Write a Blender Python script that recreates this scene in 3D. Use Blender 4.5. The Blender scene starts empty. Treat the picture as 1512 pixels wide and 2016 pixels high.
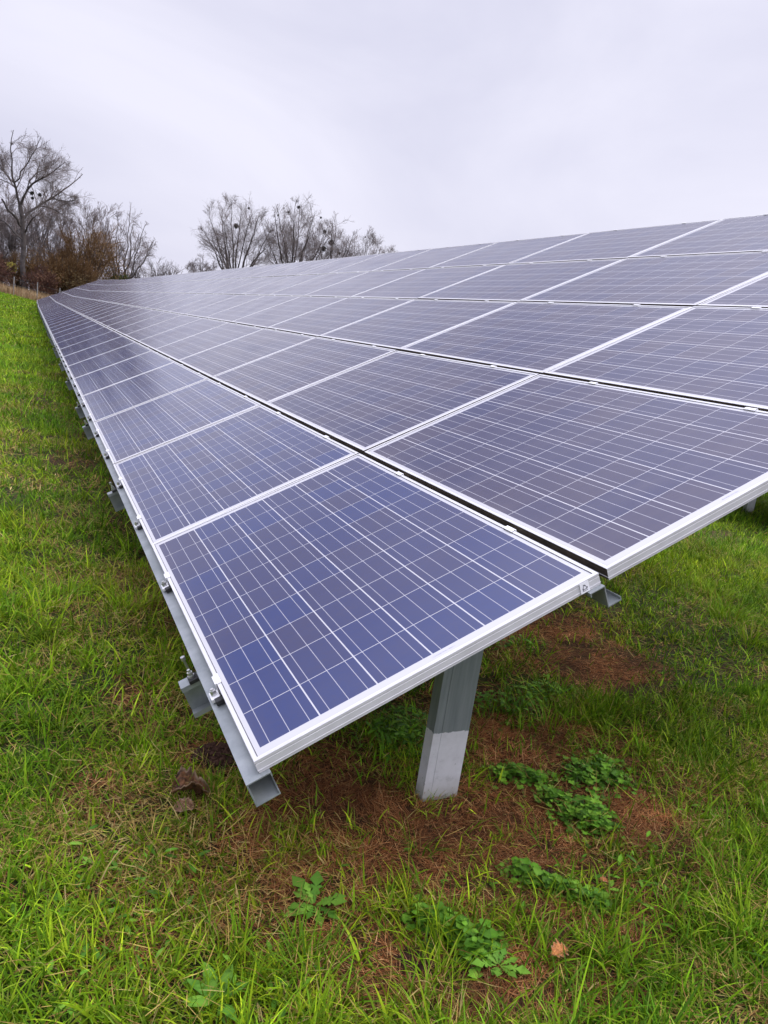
import bpy, bmesh, math, random
import numpy as np
from mathutils import Matrix, Vector

rng = np.random.default_rng(7)
random.seed(7)
S = bpy.context.scene
COL = S.collection

# ------------------------------------------------------------------ camera
cam_d = bpy.data.cameras.new("camera")
cam_d.sensor_fit = 'AUTO'
cam_d.sensor_width = 36.0
cam_d.lens = 26.427
cam_d.clip_start = 0.05
cam_d.clip_end = 2000
cam = bpy.data.objects.new("camera", cam_d)
COL.objects.link(cam)
_x = Vector((-0.41127715, -0.90032814, 0.14233886))
_y = Vector((-0.25907962, -0.03425287, -0.96524841))
_z = Vector((0.87391582, -0.43386171, -0.21916925))
cam.matrix_world = Matrix(((_x.x, -_y.x, -_z.x, -1.4634), (_x.y, -_y.y, -_z.y, 0.4926),
                           (_x.z, -_y.z, -_z.z, 1.6238), (0, 0, 0, 1)))
S.camera = cam

# ------------------------------------------------------------------ sky and sun (bright overcast)
SUN_EL, SUN_AZ = math.radians(43), math.radians(254)      # azimuth counted from +x towards +y
w = bpy.data.worlds.new("World")
S.world = w
w.use_nodes = True
nt = w.node_tree
nt.nodes.clear()
N = nt.nodes.new
out = N('ShaderNodeOutputWorld'); bg = N('ShaderNodeBackground')
sky = N('ShaderNodeTexSky'); sky.sky_type = 'NISHITA'; sky.sun_disc = False
sky.sun_elevation = SUN_EL
sky.sun_rotation = math.pi / 2 - SUN_AZ
sky.air_density = 1.0; sky.dust_density = 4.0
tc = N('ShaderNodeTexCoord'); mp = N('ShaderNodeMapping')
mp.inputs['Scale'].default_value = (1.0, 1.0, 2.6)
mp.inputs['Rotation'].default_value = (0.2, 0.25, 0.4)
n1 = N('ShaderNodeTexNoise'); n1.inputs['Scale'].default_value = 1.7; n1.inputs['Detail'].default_value = 6
n1.inputs['Roughness'].default_value = 0.5; n1.inputs['Distortion'].default_value = 0.5
rp = N('ShaderNodeValToRGB')
rp.color_ramp.elements[0].position = 0.30; rp.color_ramp.elements[0].color = (5.35, 5.37, 6.75, 1)
rp.color_ramp.elements[1].position = 0.72; rp.color_ramp.elements[1].color = (7.45, 7.35, 8.5, 1)
mx = N('ShaderNodeMix'); mx.data_type = 'RGBA'; mx.inputs[0].default_value = 0.93
nt.links.new(tc.outputs['Generated'], mp.inputs['Vector'])
nt.links.new(mp.outputs['Vector'], n1.inputs['Vector'])
nt.links.new(n1.outputs['Fac'], rp.inputs['Fac'])
nt.links.new(sky.outputs['Color'], mx.inputs[6])
nt.links.new(rp.outputs['Color'], mx.inputs[7])
# an overcast sky is about three times as bright overhead as at the horizon
sz = N('ShaderNodeSeparateXYZ'); nt.links.new(tc.outputs['Generated'], sz.inputs[0])
zr = N('ShaderNodeMapRange'); zr.interpolation_type = 'SMOOTHSTEP'
zr.inputs['From Min'].default_value = 0.42; zr.inputs['From Max'].default_value = 1.0
zr.inputs['To Min'].default_value = 1.0; zr.inputs['To Max'].default_value = 4.4
nt.links.new(sz.outputs['Z'], zr.inputs['Value'])
vm = N('ShaderNodeVectorMath'); vm.operation = 'SCALE'
nt.links.new(mx.outputs[2], vm.inputs[0]); nt.links.new(zr.outputs[0], vm.inputs['Scale'])
nt.links.new(vm.outputs[0], bg.inputs['Color'])
bg.inputs['Strength'].default_value = 0.1
nt.links.new(bg.outputs[0], out.inputs[0])

sl = bpy.data.lights.new("sun", 'SUN')
sl.energy = 1.5; sl.angle = math.radians(14); sl.color = (1.0, 0.95, 0.87)
so = bpy.data.objects.new("sun", sl); COL.objects.link(so)
d = Vector((math.cos(SUN_EL) * math.cos(SUN_AZ), math.cos(SUN_EL) * math.sin(SUN_AZ), math.sin(SUN_EL)))
so.rotation_euler = d.to_track_quat('Z', 'Y').to_euler()
so.location = d * 50

S.view_settings.view_transform = 'Standard'
S.view_settings.look = 'None'
S.view_settings.exposure = 0.32
S.view_settings.gamma = 1.0
S.cycles.max_bounces = 6
S.cycles.transparent_max_bounces = 8

# ------------------------------------------------------------------ constants of the array
TH = math.radians(27)
C, Sn = math.cos(TH), math.sin(TH)
H0 = 0.66
PX, PY = 1.665, 1.021
PL, PW, PT = 1.657, 0.997, 0.036
NCOL, NROW = 40, 5
BEND = 48.3

def rise(x):
    t = max(0.0, x - BEND)
    return 0.2 * t / 19.0

def P(x, y, dd=0.0):
    """array coordinates (along the row, up the slope, depth below the glass plane) -> world"""
    return Vector((x, -y * C - dd * Sn, H0 + y * Sn - dd * C + rise(x)))

def sstep(a, b, v):
    t = np.clip((v - a) / (b - a), 0, 1)
    return t * t * (3 - 2 * t)

def noise2(x, y, sc, seed=0):
    """cheap smooth value noise, 0..1"""
    x = np.asarray(x) * sc + seed * 17.3; y = np.asarray(y) * sc + seed * 9.1
    xi = np.floor(x).astype(np.int64); yi = np.floor(y).astype(np.int64)
    fx = x - xi; fy = y - yi
    fx = fx * fx * (3 - 2 * fx); fy = fy * fy * (3 - 2 * fy)
    def hsh(a, b):
        h = (a * 374761393 + b * 668265263 + seed * 1442695) & 0x7fffffff
        h = ((h ^ (h >> 13)) * 1274126177) & 0x7fffffff
        return ((h ^ (h >> 16)) & 0xffff) / 65535.0
    return (hsh(xi, yi) * (1 - fx) + hsh(xi + 1, yi) * fx) * (1 - fy) + (hsh(xi, yi + 1) * (1 - fx) + hsh(xi + 1, yi + 1) * fx) * fy

def ground_z(x, y):
    x = np.asarray(x, float); y = np.asarray(y, float)
    far = 0.60 * sstep(45, 80, x) + 0.11 * np.clip(y, -2, 8) * sstep(50, 80, x)
    b = 0.05 * (noise2(x, y, 0.9, 3) - 0.5) + 0.025 * (noise2(x, y, 3.1, 4) - 0.5)
    return far + b

# ------------------------------------------------------------------ helpers: objects
def tag(o, label=None, cat=None, group=None, kind=None):
    if label: o['label'] = label
    if cat: o['category'] = cat
    if group: o['group'] = group
    if kind: o['kind'] = kind
    return o

def empty(name, loc=(0, 0, 0), rot=(0, 0, 0)):
    o = bpy.data.objects.new(name, None)
    COL.objects.link(o); o.location = loc; o.rotation_euler = rot
    o.empty_display_size = 0.1
    return o

def link(name, me, mat=None, parent=None):
    o = bpy.data.objects.new(name, me)
    COL.objects.link(o)
    if mat and not me.materials: me.materials.append(mat)
    if parent: o.parent = parent
    return o

def np_mesh(name, V, quads=None, tris=None, col=None, smooth=False):
    me = bpy.data.meshes.new(name)
    V = np.ascontiguousarray(V, dtype=np.float32).reshape(-1, 3)
    nq = 0 if quads is None else len(quads); nt_ = 0 if tris is None else len(tris)
    loops = []
    if nq: loops.append(np.asarray(quads, np.int32).ravel())
    if nt_: loops.append(np.asarray(tris, np.int32).ravel())
    L = np.concatenate(loops)
    me.vertices.add(len(V)); me.vertices.foreach_set('co', V.ravel())
    me.loops.add(len(L)); me.loops.foreach_set('vertex_index', L)
    starts = np.concatenate([np.arange(nq) * 4, nq * 4 + np.arange(nt_) * 3]).astype(np.int32)
    me.polygons.add(nq + nt_); me.polygons.foreach_set('loop_start', starts)
    if smooth: me.polygons.foreach_set('use_smooth', np.ones(nq + nt_, bool))
    me.update(calc_edges=True)
    if col is not None:
        a = me.color_attributes.new('tint', 'FLOAT_COLOR', 'POINT')
        c4 = np.ones((len(V), 4), np.float32); c4[:, :3] = col
        a.data.foreach_set('color', c4.ravel())
    return me

class MB:
    """collects boxes, prisms and tubes into one mesh"""
    def __init__(s): s.bm = bmesh.new()
    def box(s, c, size, M=None, bevel=0):
        r = bmesh.ops.create_cube(s.bm, size=1)
        vs = r['verts']
        for v in vs:
            v.co = Vector((v.co.x * size[0], v.co.y * size[1], v.co.z * size[2]))
        if bevel:
            es = {e for v in vs for e in v.link_edges}
            b = bmesh.ops.bevel(s.bm, geom=list(es), offset=bevel, segments=2, affect='EDGES', profile=0.6)
            vs = list({v for f in b['faces'] for v in f.verts} | {v for v in vs if v.is_valid})
        for v in vs:
            v.co = v.co + Vector(c)
            if M is not None: v.co = M @ v.co
        return s
    def prism(s, prof, a, b, M):
        """closed 2D profile [(u,v)] swept from a to b along local x; (u,v)->(local y, local z); M to world"""
        n = len(prof)
        A = [s.bm.verts.new(M @ Vector((a, u, v))) for u, v in prof]
        B = [s.bm.verts.new(M @ Vector((b, u, v))) for u, v in prof]
        for i in range(n):
            j = (i + 1) % n
            s.bm.faces.new((A[i], A[j], B[j], B[i]))
        s.bm.faces.new(A[::-1]); s.bm.faces.new(B)
        return s
    def tube(s, pts, r, n=8):
        prev = None
        for i, p in enumerate(pts):
            t = (Vector(pts[min(i + 1, len(pts) - 1)]) - Vector(pts[max(i - 1, 0)])).normalized()
            u = t.orthogonal().normalized(); v = t.cross(u)
            rr = r[i] if isinstance(r, (list, tuple)) else r
            ring = [s.bm.verts.new(Vector(p) + rr * (math.cos(k * 2 * math.pi / n) * u + math.sin(k * 2 * math.pi / n) * v)) for k in range(n)]
            if prev:
                for k in range(n):
                    s.bm.faces.new((prev[k], prev[(k + 1) % n], ring[(k + 1) % n], ring[k]))
            else: s.bm.faces.new(ring[::-1])
            prev = ring
        s.bm.faces.new(prev)
        return s
    def mesh(s, name):
        bmesh.ops.recalc_face_normals(s.bm, faces=s.bm.faces)
        me = bpy.data.meshes.new(name); s.bm.to_mesh(me); s.bm.free()
        return me

# ------------------------------------------------------------------ helpers: materials
def newmat(name):
    m = bpy.data.materials.new(name); m.use_nodes = True
    t = m.node_tree; b = t.nodes['Principled BSDF']
    return m, t, b

def math_node(t, op, a, b=None, clamp=False):
    n = t.nodes.new('ShaderNodeMath'); n.operation = op; n.use_clamp = clamp
    for i, v in enumerate((a, b)):
        if v is None: continue
        if isinstance(v, (int, float)): n.inputs[i].default_value = v
        else: t.links.new(v, n.inputs[i])
    return n.outputs[0]

def mix_col(t, f, a, b):
    n = t.nodes.new('ShaderNodeMix'); n.data_type = 'RGBA'
    if isinstance(f, (int, float)): n.inputs[0].default_value = f
    else: t.links.new(f, n.inputs[0])
    for i, v in ((6, a), (7, b)):
        if isinstance(v, tuple): n.inputs[i].default_value = (*v, 1)
        else: t.links.new(v, n.inputs[i])
    return n.outputs[2]

def noise_node(t, vec, scale, detail=4, rough=0.6, dist=0.0, dim='3D'):
    n = t.nodes.new('ShaderNodeTexNoise'); n.inputs['Scale'].default_value = scale
    n.inputs['Detail'].default_value = detail; n.inputs['Roughness'].default_value = rough
    n.inputs['Distortion'].default_value = dist
    if vec is not None: t.links.new(vec, n.inputs['Vector'])
    return n.outputs['Fac']

def ramp(t, f, stops):
    n = t.nodes.new('ShaderNodeValToRGB'); t.links.new(f, n.inputs[0])
    e = n.color_ramp.elements
    while len(e) < len(stops): e.new(0.5)
    for el, (p, c) in zip(e, stops):
        el.position = p; el.color = (*c, 1) if len(c) == 3 else c
    return n.outputs[0]

def coord(t, kind='Object', scale=None):
    n = t.nodes.new('ShaderNodeTexCoord'); o = n.outputs[kind]
    if scale:
        m = t.nodes.new('ShaderNodeMapping'); m.inputs['Scale'].default_value = scale
        t.links.new(o, m.inputs['Vector']); o = m.outputs[0]
    return o

def bump(t, b, h, strength, dist=0.01):
    n = t.nodes.new('ShaderNodeBump'); n.inputs['Strength'].default_value = strength
    n.inputs['Distance'].default_value = dist
    t.links.new(h, n.inputs['Height']); t.links.new(n.outputs[0], b.inputs['Normal'])

def mat_solid(name, stops, scale, rough=0.6, metal=0.0, bmp=0.0, spec=0.5, stretch=None):
    m, t, b = newmat(name)
    v = coord(t, 'Object', stretch)
    f = noise_node(t, v, scale, 5, 0.62)
    t.links.new(ramp(t, f, stops), b.inputs['Base Color'])
    b.inputs['Roughness'].default_value = rough; b.inputs['Metallic'].default_value = metal
    b.inputs['Specular IOR Level'].default_value = spec
    if bmp: bump(t, b, f, bmp, 0.005)
    return m

def mat_blade(name, transl=0.35, rough=0.45, spec=0.35):
    """plant matter: its colour is the per-blade tint"""
    m, t, b = newmat(name)
    a = t.nodes.new('ShaderNodeAttribute'); a.attribute_name = 'tint'
    t.links.new(a.outputs['Color'], b.inputs['Base Color'])
    b.inputs['Roughness'].default_value = rough; b.inputs['Specular IOR Level'].default_value = spec
    tr = t.nodes.new('ShaderNodeBsdfTranslucent'); t.links.new(a.outputs['Color'], tr.inputs['Color'])
    ms = t.nodes.new('ShaderNodeMixShader'); ms.inputs[0].default_value = transl
    t.links.new(b.outputs[0], ms.inputs[1]); t.links.new(tr.outputs[0], ms.inputs[2])
    t.links.new(ms.outputs[0], t.nodes['Material Output'].inputs[0])
    return m

def mat_glass_cells(name, cellA, cellB, dust, dust_rough, spec):
    """polycrystalline cells under glass, 10 x 6 of them, three ribbons each, in the panel's own coordinates"""
    m, t, b = newmat(name)
    o = coord(t, 'Object')
    sx = t.nodes.new('ShaderNodeSeparateXYZ'); t.links.new(o, sx.inputs[0])
    x, y = sx.outputs[0], sx.outputs[1]
    pit = 0.158
    cx = math_node(t, 'DIVIDE', math_node(t, 'ADD', x, 0.79), pit)
    cy = math_node(t, 'DIVIDE', math_node(t, 'ADD', y, 0.474), pit)
    fx = math_node(t, 'ABSOLUTE', math_node(t, 'SUBTRACT', math_node(t, 'FRACT', cx), 0.5))
    fy = math_node(t, 'ABSOLUTE', math_node(t, 'SUBTRACT', math_node(t, 'FRACT', cy), 0.5))
    gx = math_node(t, 'GREATER_THAN', fx, 0.5 - 0.0011 / pit)
    gy = math_node(t, 'GREATER_THAN', fy, 0.5 - 0.0019 / pit)
    rb = math_node(t, 'LESS_THAN', math_node(t, 'ABSOLUTE', math_node(t, 'SUBTRACT', math_node(t, 'FRACT', math_node(t, 'MULTIPLY', cy, 3.0)), 0.5)), 0.00085 * 3 / pit)
    outx = math_node(t, 'GREATER_THAN', math_node(t, 'ABSOLUTE', x), 0.789)
    outy = math_node(t, 'GREATER_THAN', math_node(t, 'ABSOLUTE', y), 0.473)
    margin = math_node(t, 'MAXIMUM', outx, outy)
    gap = math_node(t, 'MAXIMUM', math_node(t, 'MAXIMUM', gx, gy), margin)
    # one colour per cell
    oi = t.nodes.new('ShaderNodeObjectInfo')
    cb = t.nodes.new('ShaderNodeCombineXYZ')
    t.links.new(math_node(t, 'FLOOR', cx), cb.inputs[0]); t.links.new(math_node(t, 'FLOOR', cy), cb.inputs[1])
    t.links.new(math_node(t, 'MULTIPLY', oi.outputs['Random'], 91.0), cb.inputs[2])
    wn = t.nodes.new('ShaderNodeTexWhiteNoise'); wn.noise_dimensions = '3D'; t.links.new(cb.outputs[0], wn.inputs[0])
    # crystal grains and a slow drift inside the cell
    vo = t.nodes.new('ShaderNodeTexVoronoi'); vo.inputs['Scale'].default_value = 95; t.links.new(o, vo.inputs['Vector'])
    sp = t.nodes.new('ShaderNodeSeparateColor'); t.links.new(vo.outputs['Color'], sp.inputs[0])
    dr = noise_node(t, o, 9, 2, 0.5)
    k = math_node(t, 'ADD', math_node(t, 'MULTIPLY', wn.outputs['Value'], 0.62), math_node(t, 'ADD', math_node(t, 'MULTIPLY', sp.outputs[0], 0.14), math_node(t, 'MULTIPLY', dr, 0.30)), True)
    cell = mix_col(t, k, cellA, cellB)
    c1 = mix_col(t, rb, cell, (0.34, 0.34, 0.38))
    c2 = mix_col(t, gap, c1, (0.43, 0.43, 0.45))
    # dust film, streaked down the slope, heavier along the lower edge
    st = t.nodes.new('ShaderNodeMapping'); st.inputs['Scale'].default_value = (9, 1.1, 1)
    av = t.nodes.new('ShaderNodeVectorMath'); av.operation = 'ADD'
    cb2 = t.nodes.new('ShaderNodeCombineXYZ'); t.links.new(math_node(t, 'MULTIPLY', oi.outputs['Random'], 57.0), cb2.inputs[0]); t.links.new(math_node(t, 'MULTIPLY', oi.outputs['Random'], 31.0), cb2.inputs[1])
    t.links.new(o, av.inputs[0]); t.links.new(cb2.outputs[0], av.inputs[1]); t.links.new(av.outputs[0], st.inputs['Vector'])
    s1 = math_node(t, 'MULTIPLY', math_node(t, 'SUBTRACT', noise_node(t, st.outputs[0], 1.3, 5, 0.6), 0.30), 2.2, True)
    s2 = noise_node(t, av.outputs[0], 2.2, 3, 0.5)
    low = math_node(t, 'POWER', math_node(t, 'MAXIMUM', math_node(t, 'DIVIDE', math_node(t, 'SUBTRACT', y, 0.40), 0.10), 0.0), 2.0)
    dd = math_node(t, 'ADD', math_node(t, 'MULTIPLY', math_node(t, 'MULTIPLY', s1, s2), dust * 3.6), math_node(t, 'MULTIPLY', low, 0.10 + dust * 1.2))
    dd = math_node(t, 'MINIMUM', dd, 0.55)
    c3 = mix_col(t, dd, c2, (0.25, 0.215, 0.19))
    lip_shade = math_node(t, 'MAXIMUM', math_node(t, 'GREATER_THAN', math_node(t, 'ABSOLUTE', x), PL / 2 - 0.0135), math_node(t, 'GREATER_THAN', math_node(t, 'ABSOLUTE', y), PW / 2 - 0.0135))
    c3 = mix_col(t, math_node(t, 'MULTIPLY', lip_shade, 0.9), c3, (0.05, 0.05, 0.055))  # dark rim on the glass paints in the shade of the frame lip
    if dust > 0.05:   # moss and silt caught behind the lower frame
        sil = math_node(t, 'MULTIPLY', math_node(t, 'DIVIDE', math_node(t, 'SUBTRACT', y, 0.452), 0.022, True), math_node(t, 'ADD', 0.55, math_node(t, 'MULTIPLY', s2, 0.7)), True)
        c3 = mix_col(t, math_node(t, 'MULTIPLY', sil, 0.85), c3, (0.115, 0.098, 0.10))
        b.inputs['Sheen Weight'].default_value = 0.15; b.inputs['Sheen Roughness'].default_value = 0.35
        b.inputs['Sheen Tint'].default_value = (0.75, 0.70, 0.72, 1)
    t.links.new(c3, b.inputs['Base Color'])
    t.links.new(math_node(t, 'ADD', math_node(t, 'MULTIPLY', s2, dust_rough), 0.07), b.inputs['Roughness'])
    b.inputs['IOR'].default_value = 1.45
    b.inputs['Specular IOR Level'].default_value = spec
    return m

M = {}
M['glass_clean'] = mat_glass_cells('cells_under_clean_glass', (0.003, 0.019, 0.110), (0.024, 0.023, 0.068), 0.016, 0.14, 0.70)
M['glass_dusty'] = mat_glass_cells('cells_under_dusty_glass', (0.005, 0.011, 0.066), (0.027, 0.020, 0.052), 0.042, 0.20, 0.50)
M['frame'] = mat_solid('white_anodised_frame', [(0.3, (0.46, 0.46, 0.465)), (0.7, (0.56, 0.56, 0.57))], 9, 0.40, 0.0, 0.0, 0.5)
M['galv'] = mat_solid('galvanised_steel', [(0.25, (0.20, 0.225, 0.23)), (0.5, (0.27, 0.295, 0.30)), (0.8, (0.36, 0.385, 0.39))], 14, 0.42, 0.35, 0.03, 0.5)
M['steel'] = mat_solid('stainless_steel', [(0.3, (0.45, 0.45, 0.45)), (0.7, (0.62, 0.62, 0.62))], 30, 0.3, 0.8)
M['rubber'] = mat_solid('black_rubber', [(0.3, (0.015, 0.015, 0.015)), (0.7, (0.03, 0.03, 0.03))], 30, 0.7)
M['clip'] = mat_solid('aluminium_clip', [(0.3, (0.70, 0.70, 0.70)), (0.7, (0.78, 0.78, 0.78))], 30, 0.4, 0.1)
M['sticker'] = mat_solid('white_sticker_paper', [(0.3, (0.80, 0.80, 0.84)), (0.7, (0.84, 0.84, 0.88))], 80, 0.5)
M['ink'] = mat_solid('dark_ink', [(0.3, (0.03, 0.03, 0.05)), (0.7, (0.06, 0.06, 0.09))], 80, 0.6)
M['ink_pale'] = mat_solid('faded_grey_ink', [(0.3, (0.36, 0.35, 0.42)), (0.7, (0.48, 0.47, 0.53))], 300, 0.6)

def mat_post():
    m, t, b = newmat('galvanised_post_dipped_white_at_the_foot')
    o = coord(t, 'Object'); sx = t.nodes.new('ShaderNodeSeparateXYZ'); t.links.new(o, sx.inputs[0])
    st = coord(t, 'Object', (40, 40, 2.5))
    f = noise_node(t, st, 1.6, 5, 0.6)
    zn = ramp(t, f, [(0.25, (0.17, 0.20, 0.21)), (0.75, (0.27, 0.305, 0.315))])
    g = noise_node(t, o, 16, 5, 0.65)
    wh = ramp(t, g, [(0.22, (0.36, 0.37, 0.39)), (0.42, (0.56, 0.57, 0.595)), (0.8, (0.66, 0.67, 0.70))])
    sp = noise_node(t, coord(t, 'Object', (1, 1, 0.5)), 60, 4, 0.7)
    wh = mix_col(t, math_node(t, 'GREATER_THAN', sp, 0.66), wh, (0.26, 0.27, 0.28))
    e = math_node(t, 'ADD', sx.outputs[2], math_node(t, 'MULTIPLY', noise_node(t, o, 25, 3), 0.022))
    mask = math_node(t, 'LESS_THAN', e, 0.29)
    # moss-stained earth splash at the very foot
    ft = math_node(t, 'MULTIPLY', math_node(t, 'SUBTRACT', 1.0, math_node(t, 'DIVIDE', sx.outputs[2], 0.10), True), noise_node(t, o, 22, 4))
    c = mix_col(t, mask, zn, wh)
    c = mix_col(t, math_node(t, 'MINIMUM', ft, 0.8), c, (0.16, 0.14, 0.07))
    t.links.new(c, b.inputs['Base Color'])
    t.links.new(math_node(t, 'MULTIPLY', math_node(t, 'SUBTRACT', 1.0, mask), 0.3), b.inputs['Metallic'])
    b.inputs['Roughness'].default_value = 0.5
    return m
M['post'] = mat_post()

def mat_ground():
    m, t, b = newmat('soil_thatch_and_turf')
    o = coord(t, 'Object')
    big = noise_node(t, o, 0.55, 5, 0.6)
    fine = noise_node(t, o, 55, 6, 0.75)
    mid = noise_node(t, o, 9, 5, 0.7)
    soil = ramp(t, fine, [(0.25, (0.014, 0.007, 0.004)), (0.5, (0.045, 0.021, 0.010)), (0.75, (0.10, 0.047, 0.023))])
    turf = ramp(t, fine, [(0.3, (0.010, 0.012, 0.004)), (0.58, (0.036, 0.044, 0.011)), (0.85, (0.10, 0.11, 0.028))])
    dry = ramp(t, fine, [(0.3, (0.08, 0.065, 0.022)), (0.75, (0.21, 0.17, 0.065))])
    turf = mix_col(t, ramp(t, big, [(0.52, (0, 0, 0)), (0.68, (0.7, 0.7, 0.7))]), turf, dry)
    # bare, needle-brown soil lies in the rain shadow of the panels and near the array's end
    at = t.nodes.new('ShaderNodeAttribute'); at.attribute_name = 'tint'
    bare = math_node(t, 'ADD', at.outputs['Fac'], math_node(t, 'MULTIPLY', math_node(t, 'SUBTRACT', mid, 0.5), 0.5), True)
    t.links.new(mix_col(t, bare, turf, soil), b.inputs['Base Color'])
    b.inputs['Roughness'].default_value = 0.95; b.inputs['Specular IOR Level'].default_value = 0.15
    bump(t, b, fine, 0.6, 0.02)
    return m
M['ground'] = mat_ground()
M['grass'] = mat_blade('grass_blades', 0.24, 0.6, 0.08)
M['litter'] = mat_blade('dead_grass_fibres', 0.12, 0.8, 0.15)
M['leaf'] = mat_blade('weed_leaves', 0.28, 0.55, 0.15)
M['dead_leaf'] = mat_blade('dead_leaf', 0.1, 0.65, 0.25)
M['bark'] = mat_solid('grey_bark', [(0.3, (0.045, 0.038, 0.036)), (0.7, (0.12, 0.105, 0.10))], 2.5, 0.9, 0, 0.3, 0.2)
M['twig'] = mat_solid('winter_twigs', [(0.3, (0.15, 0.125, 0.12)), (0.7, (0.23, 0.195, 0.185))], 0.6, 0.9, 0, 0, 0.15)
M['twig_dark'] = mat_solid('dark_winter_twigs', [(0.3, (0.085, 0.07, 0.068)), (0.7, (0.16, 0.135, 0.13))], 0.6, 0.9, 0, 0, 0.15)
M['twig_brown'] = mat_solid('brown_willow_twigs', [(0.3, (0.085, 0.048, 0.024)), (0.55, (0.15, 0.085, 0.038)), (0.8, (0.19, 0.125, 0.05))], 0.5, 0.9, 0, 0, 0.15)
M['twig_red'] = mat_solid('reddish_brush_twigs', [(0.3, (0.075, 0.038, 0.030)), (0.7, (0.16, 0.085, 0.062))], 0.5, 0.9, 0, 0, 0.15)
M['mistletoe'] = mat_solid('mistletoe', [(0.3, (0.025, 0.024, 0.02)), (0.7, (0.06, 0.055, 0.042))], 3, 0.9)
M['fence'] = mat_solid('weathered_fence_post', [(0.3, (0.15, 0.15, 0.145)), (0.7, (0.26, 0.255, 0.25))], 3, 0.8)

# ------------------------------------------------------------------ bare-soil map (world metres)
LIT = [  # x, y, radius along x, radius along y, weight
    (2.30, -2.40, .50, .60, 1.0), (1.60, -2.45, .42, .38, 1.0), (1.15, -1.50, .30, .35, .95), (.85, -1.55, .28, .40, 1.0),
    (.50, -1.20, .30, .30, 1.0), (.50, -.85, .25, .30, 1.0), (.72, -.55, .26, .28, 1.0), (1.0, -.70, .22, .25, .8),
    (.32, -.55, .18, .25, .85), (.25, -.95, .20, .25, .95), (.45, -1.65, .28, .30, .95), (.55, -1.98, .22, .24, .8), (.22, -1.62, .16, .2, .7), (.78, -2.05, .2, .2, .7),
    (-.17, -.75, .16, .18, .95), (0.02, -1.30, .18, .16, .75), (.05, -.45, .16, .16, .85), (-.12, -1.15, .14, .16, .7), (.15, -.82, .14, .2, .9), (.22, -.12, .12, .12, .6), (.30, -.36, .18, .18, .8), (-.02, -.30, .16, .14, .65), (.12, -1.02, .16, .18, .85), (-.2, -.95, .14, .16, .8),
    (.58, -.20, .14, .14, .75), (.45, -.08, .18, .15, .4), (.98, -.20, .14, .14, .9), (1.35, -.03, .18, .12, .5),
    (.92, .22, .18, .14, .35), (1.5, .06, .22, .10, .45), (.30, .20, .16, .16, .35), (2.5, -.25, .35, .14, .5),
    (4.2, -.15, .5, .16, .55), (6.6, .05, .7, .25, .6), (8.6, -.05, .6, .15, .5), (11.0, .2, 1.2, .22, .55),
    (3.0, -1.9, 1.0, .9, .8), (5.0, -2.0, 2.0, 1.6, .8), (9.0, -2.2, 4.0, 1.8, .8), (20, -2.3, 10, 1.8, .8), (45, -2.3, 24, 1.8, .8),
    (4.6, -7.0, .25, .2, .6), (3.3, -5.2, .3, .15, .35), (1.4, -3.5, .18, .15, .4)]

def bare(x, y):
    x = np.asarray(x, float); y = np.asarray(y, float)
    m = np.zeros_like(x)
    for a, b_, rx, ry, w_ in LIT:
        m = np.maximum(m, w_ * np.exp(-(((x - a) / rx) ** 2 + ((y - b_) / ry) ** 2) ** 1.5 * 0.55))
    m = m + 0.55 * (noise2(x, y, 7, 11) - 0.5) * np.clip(m * 3, 0.25, 1) + 0.3 * (noise2(x, y, 16, 12) - 0.5) * np.clip(m * 3, 0.2, 1)
    return np.clip(m, 0, 1)

def dry_map(x, y):
    """0..1: how much straw is mixed into the grass"""
    v = 0.45 * noise2(x, y, 1.4, 21) + 0.55 * noise2(x, y, 5.5, 22)
    near = np.exp(-((x - .6) / 1.1) ** 2) * 0.16
    return np.clip((v - 0.46) * 3.0 + near, 0, 1)

# ------------------------------------------------------------------ ground
def build_ground():
    def axis(a, b, fine_a, fine_b, step):
        f = list(np.arange(fine_a, fine_b, step))
        out_, v, s_ = [], fine_a, step
        while v > a: s_ *= 1.25; v -= s_; out_.append(v)
        hi, v, s_ = [], f[-1], step
        while v < b: s_ *= 1.06; v += s_; hi.append(v)
        return np.array(out_[::-1] + f + hi)
    xs = axis(-300, 900, -2.5, 5, 0.05)
    ys = -axis(-700, 700, -2.2, 5.5, 0.05)[::-1]
    X, Y = np.meshgrid(xs, ys, indexing='ij')
    Z = ground_z(X, Y)
    nx, ny = X.shape
    V = np.stack([X, Y, Z], -1).reshape(-1, 3)
    i = np.arange(nx - 1)[:, None] * ny + np.arange(ny - 1)[None, :]
    q = np.stack([i, i + ny, i + ny + 1, i + 1], -1).reshape(-1, 4)
    bcol = np.repeat(bare(V[:, 0], V[:, 1])[:, None], 3, 1)
    o = link('ground', np_mesh('ground', V, q, None, bcol, True), M['ground'])
    tag(o, 'grassy field of green turf with bare brown soil under the panels', 'ground', None, 'structure')
build_ground()

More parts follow.
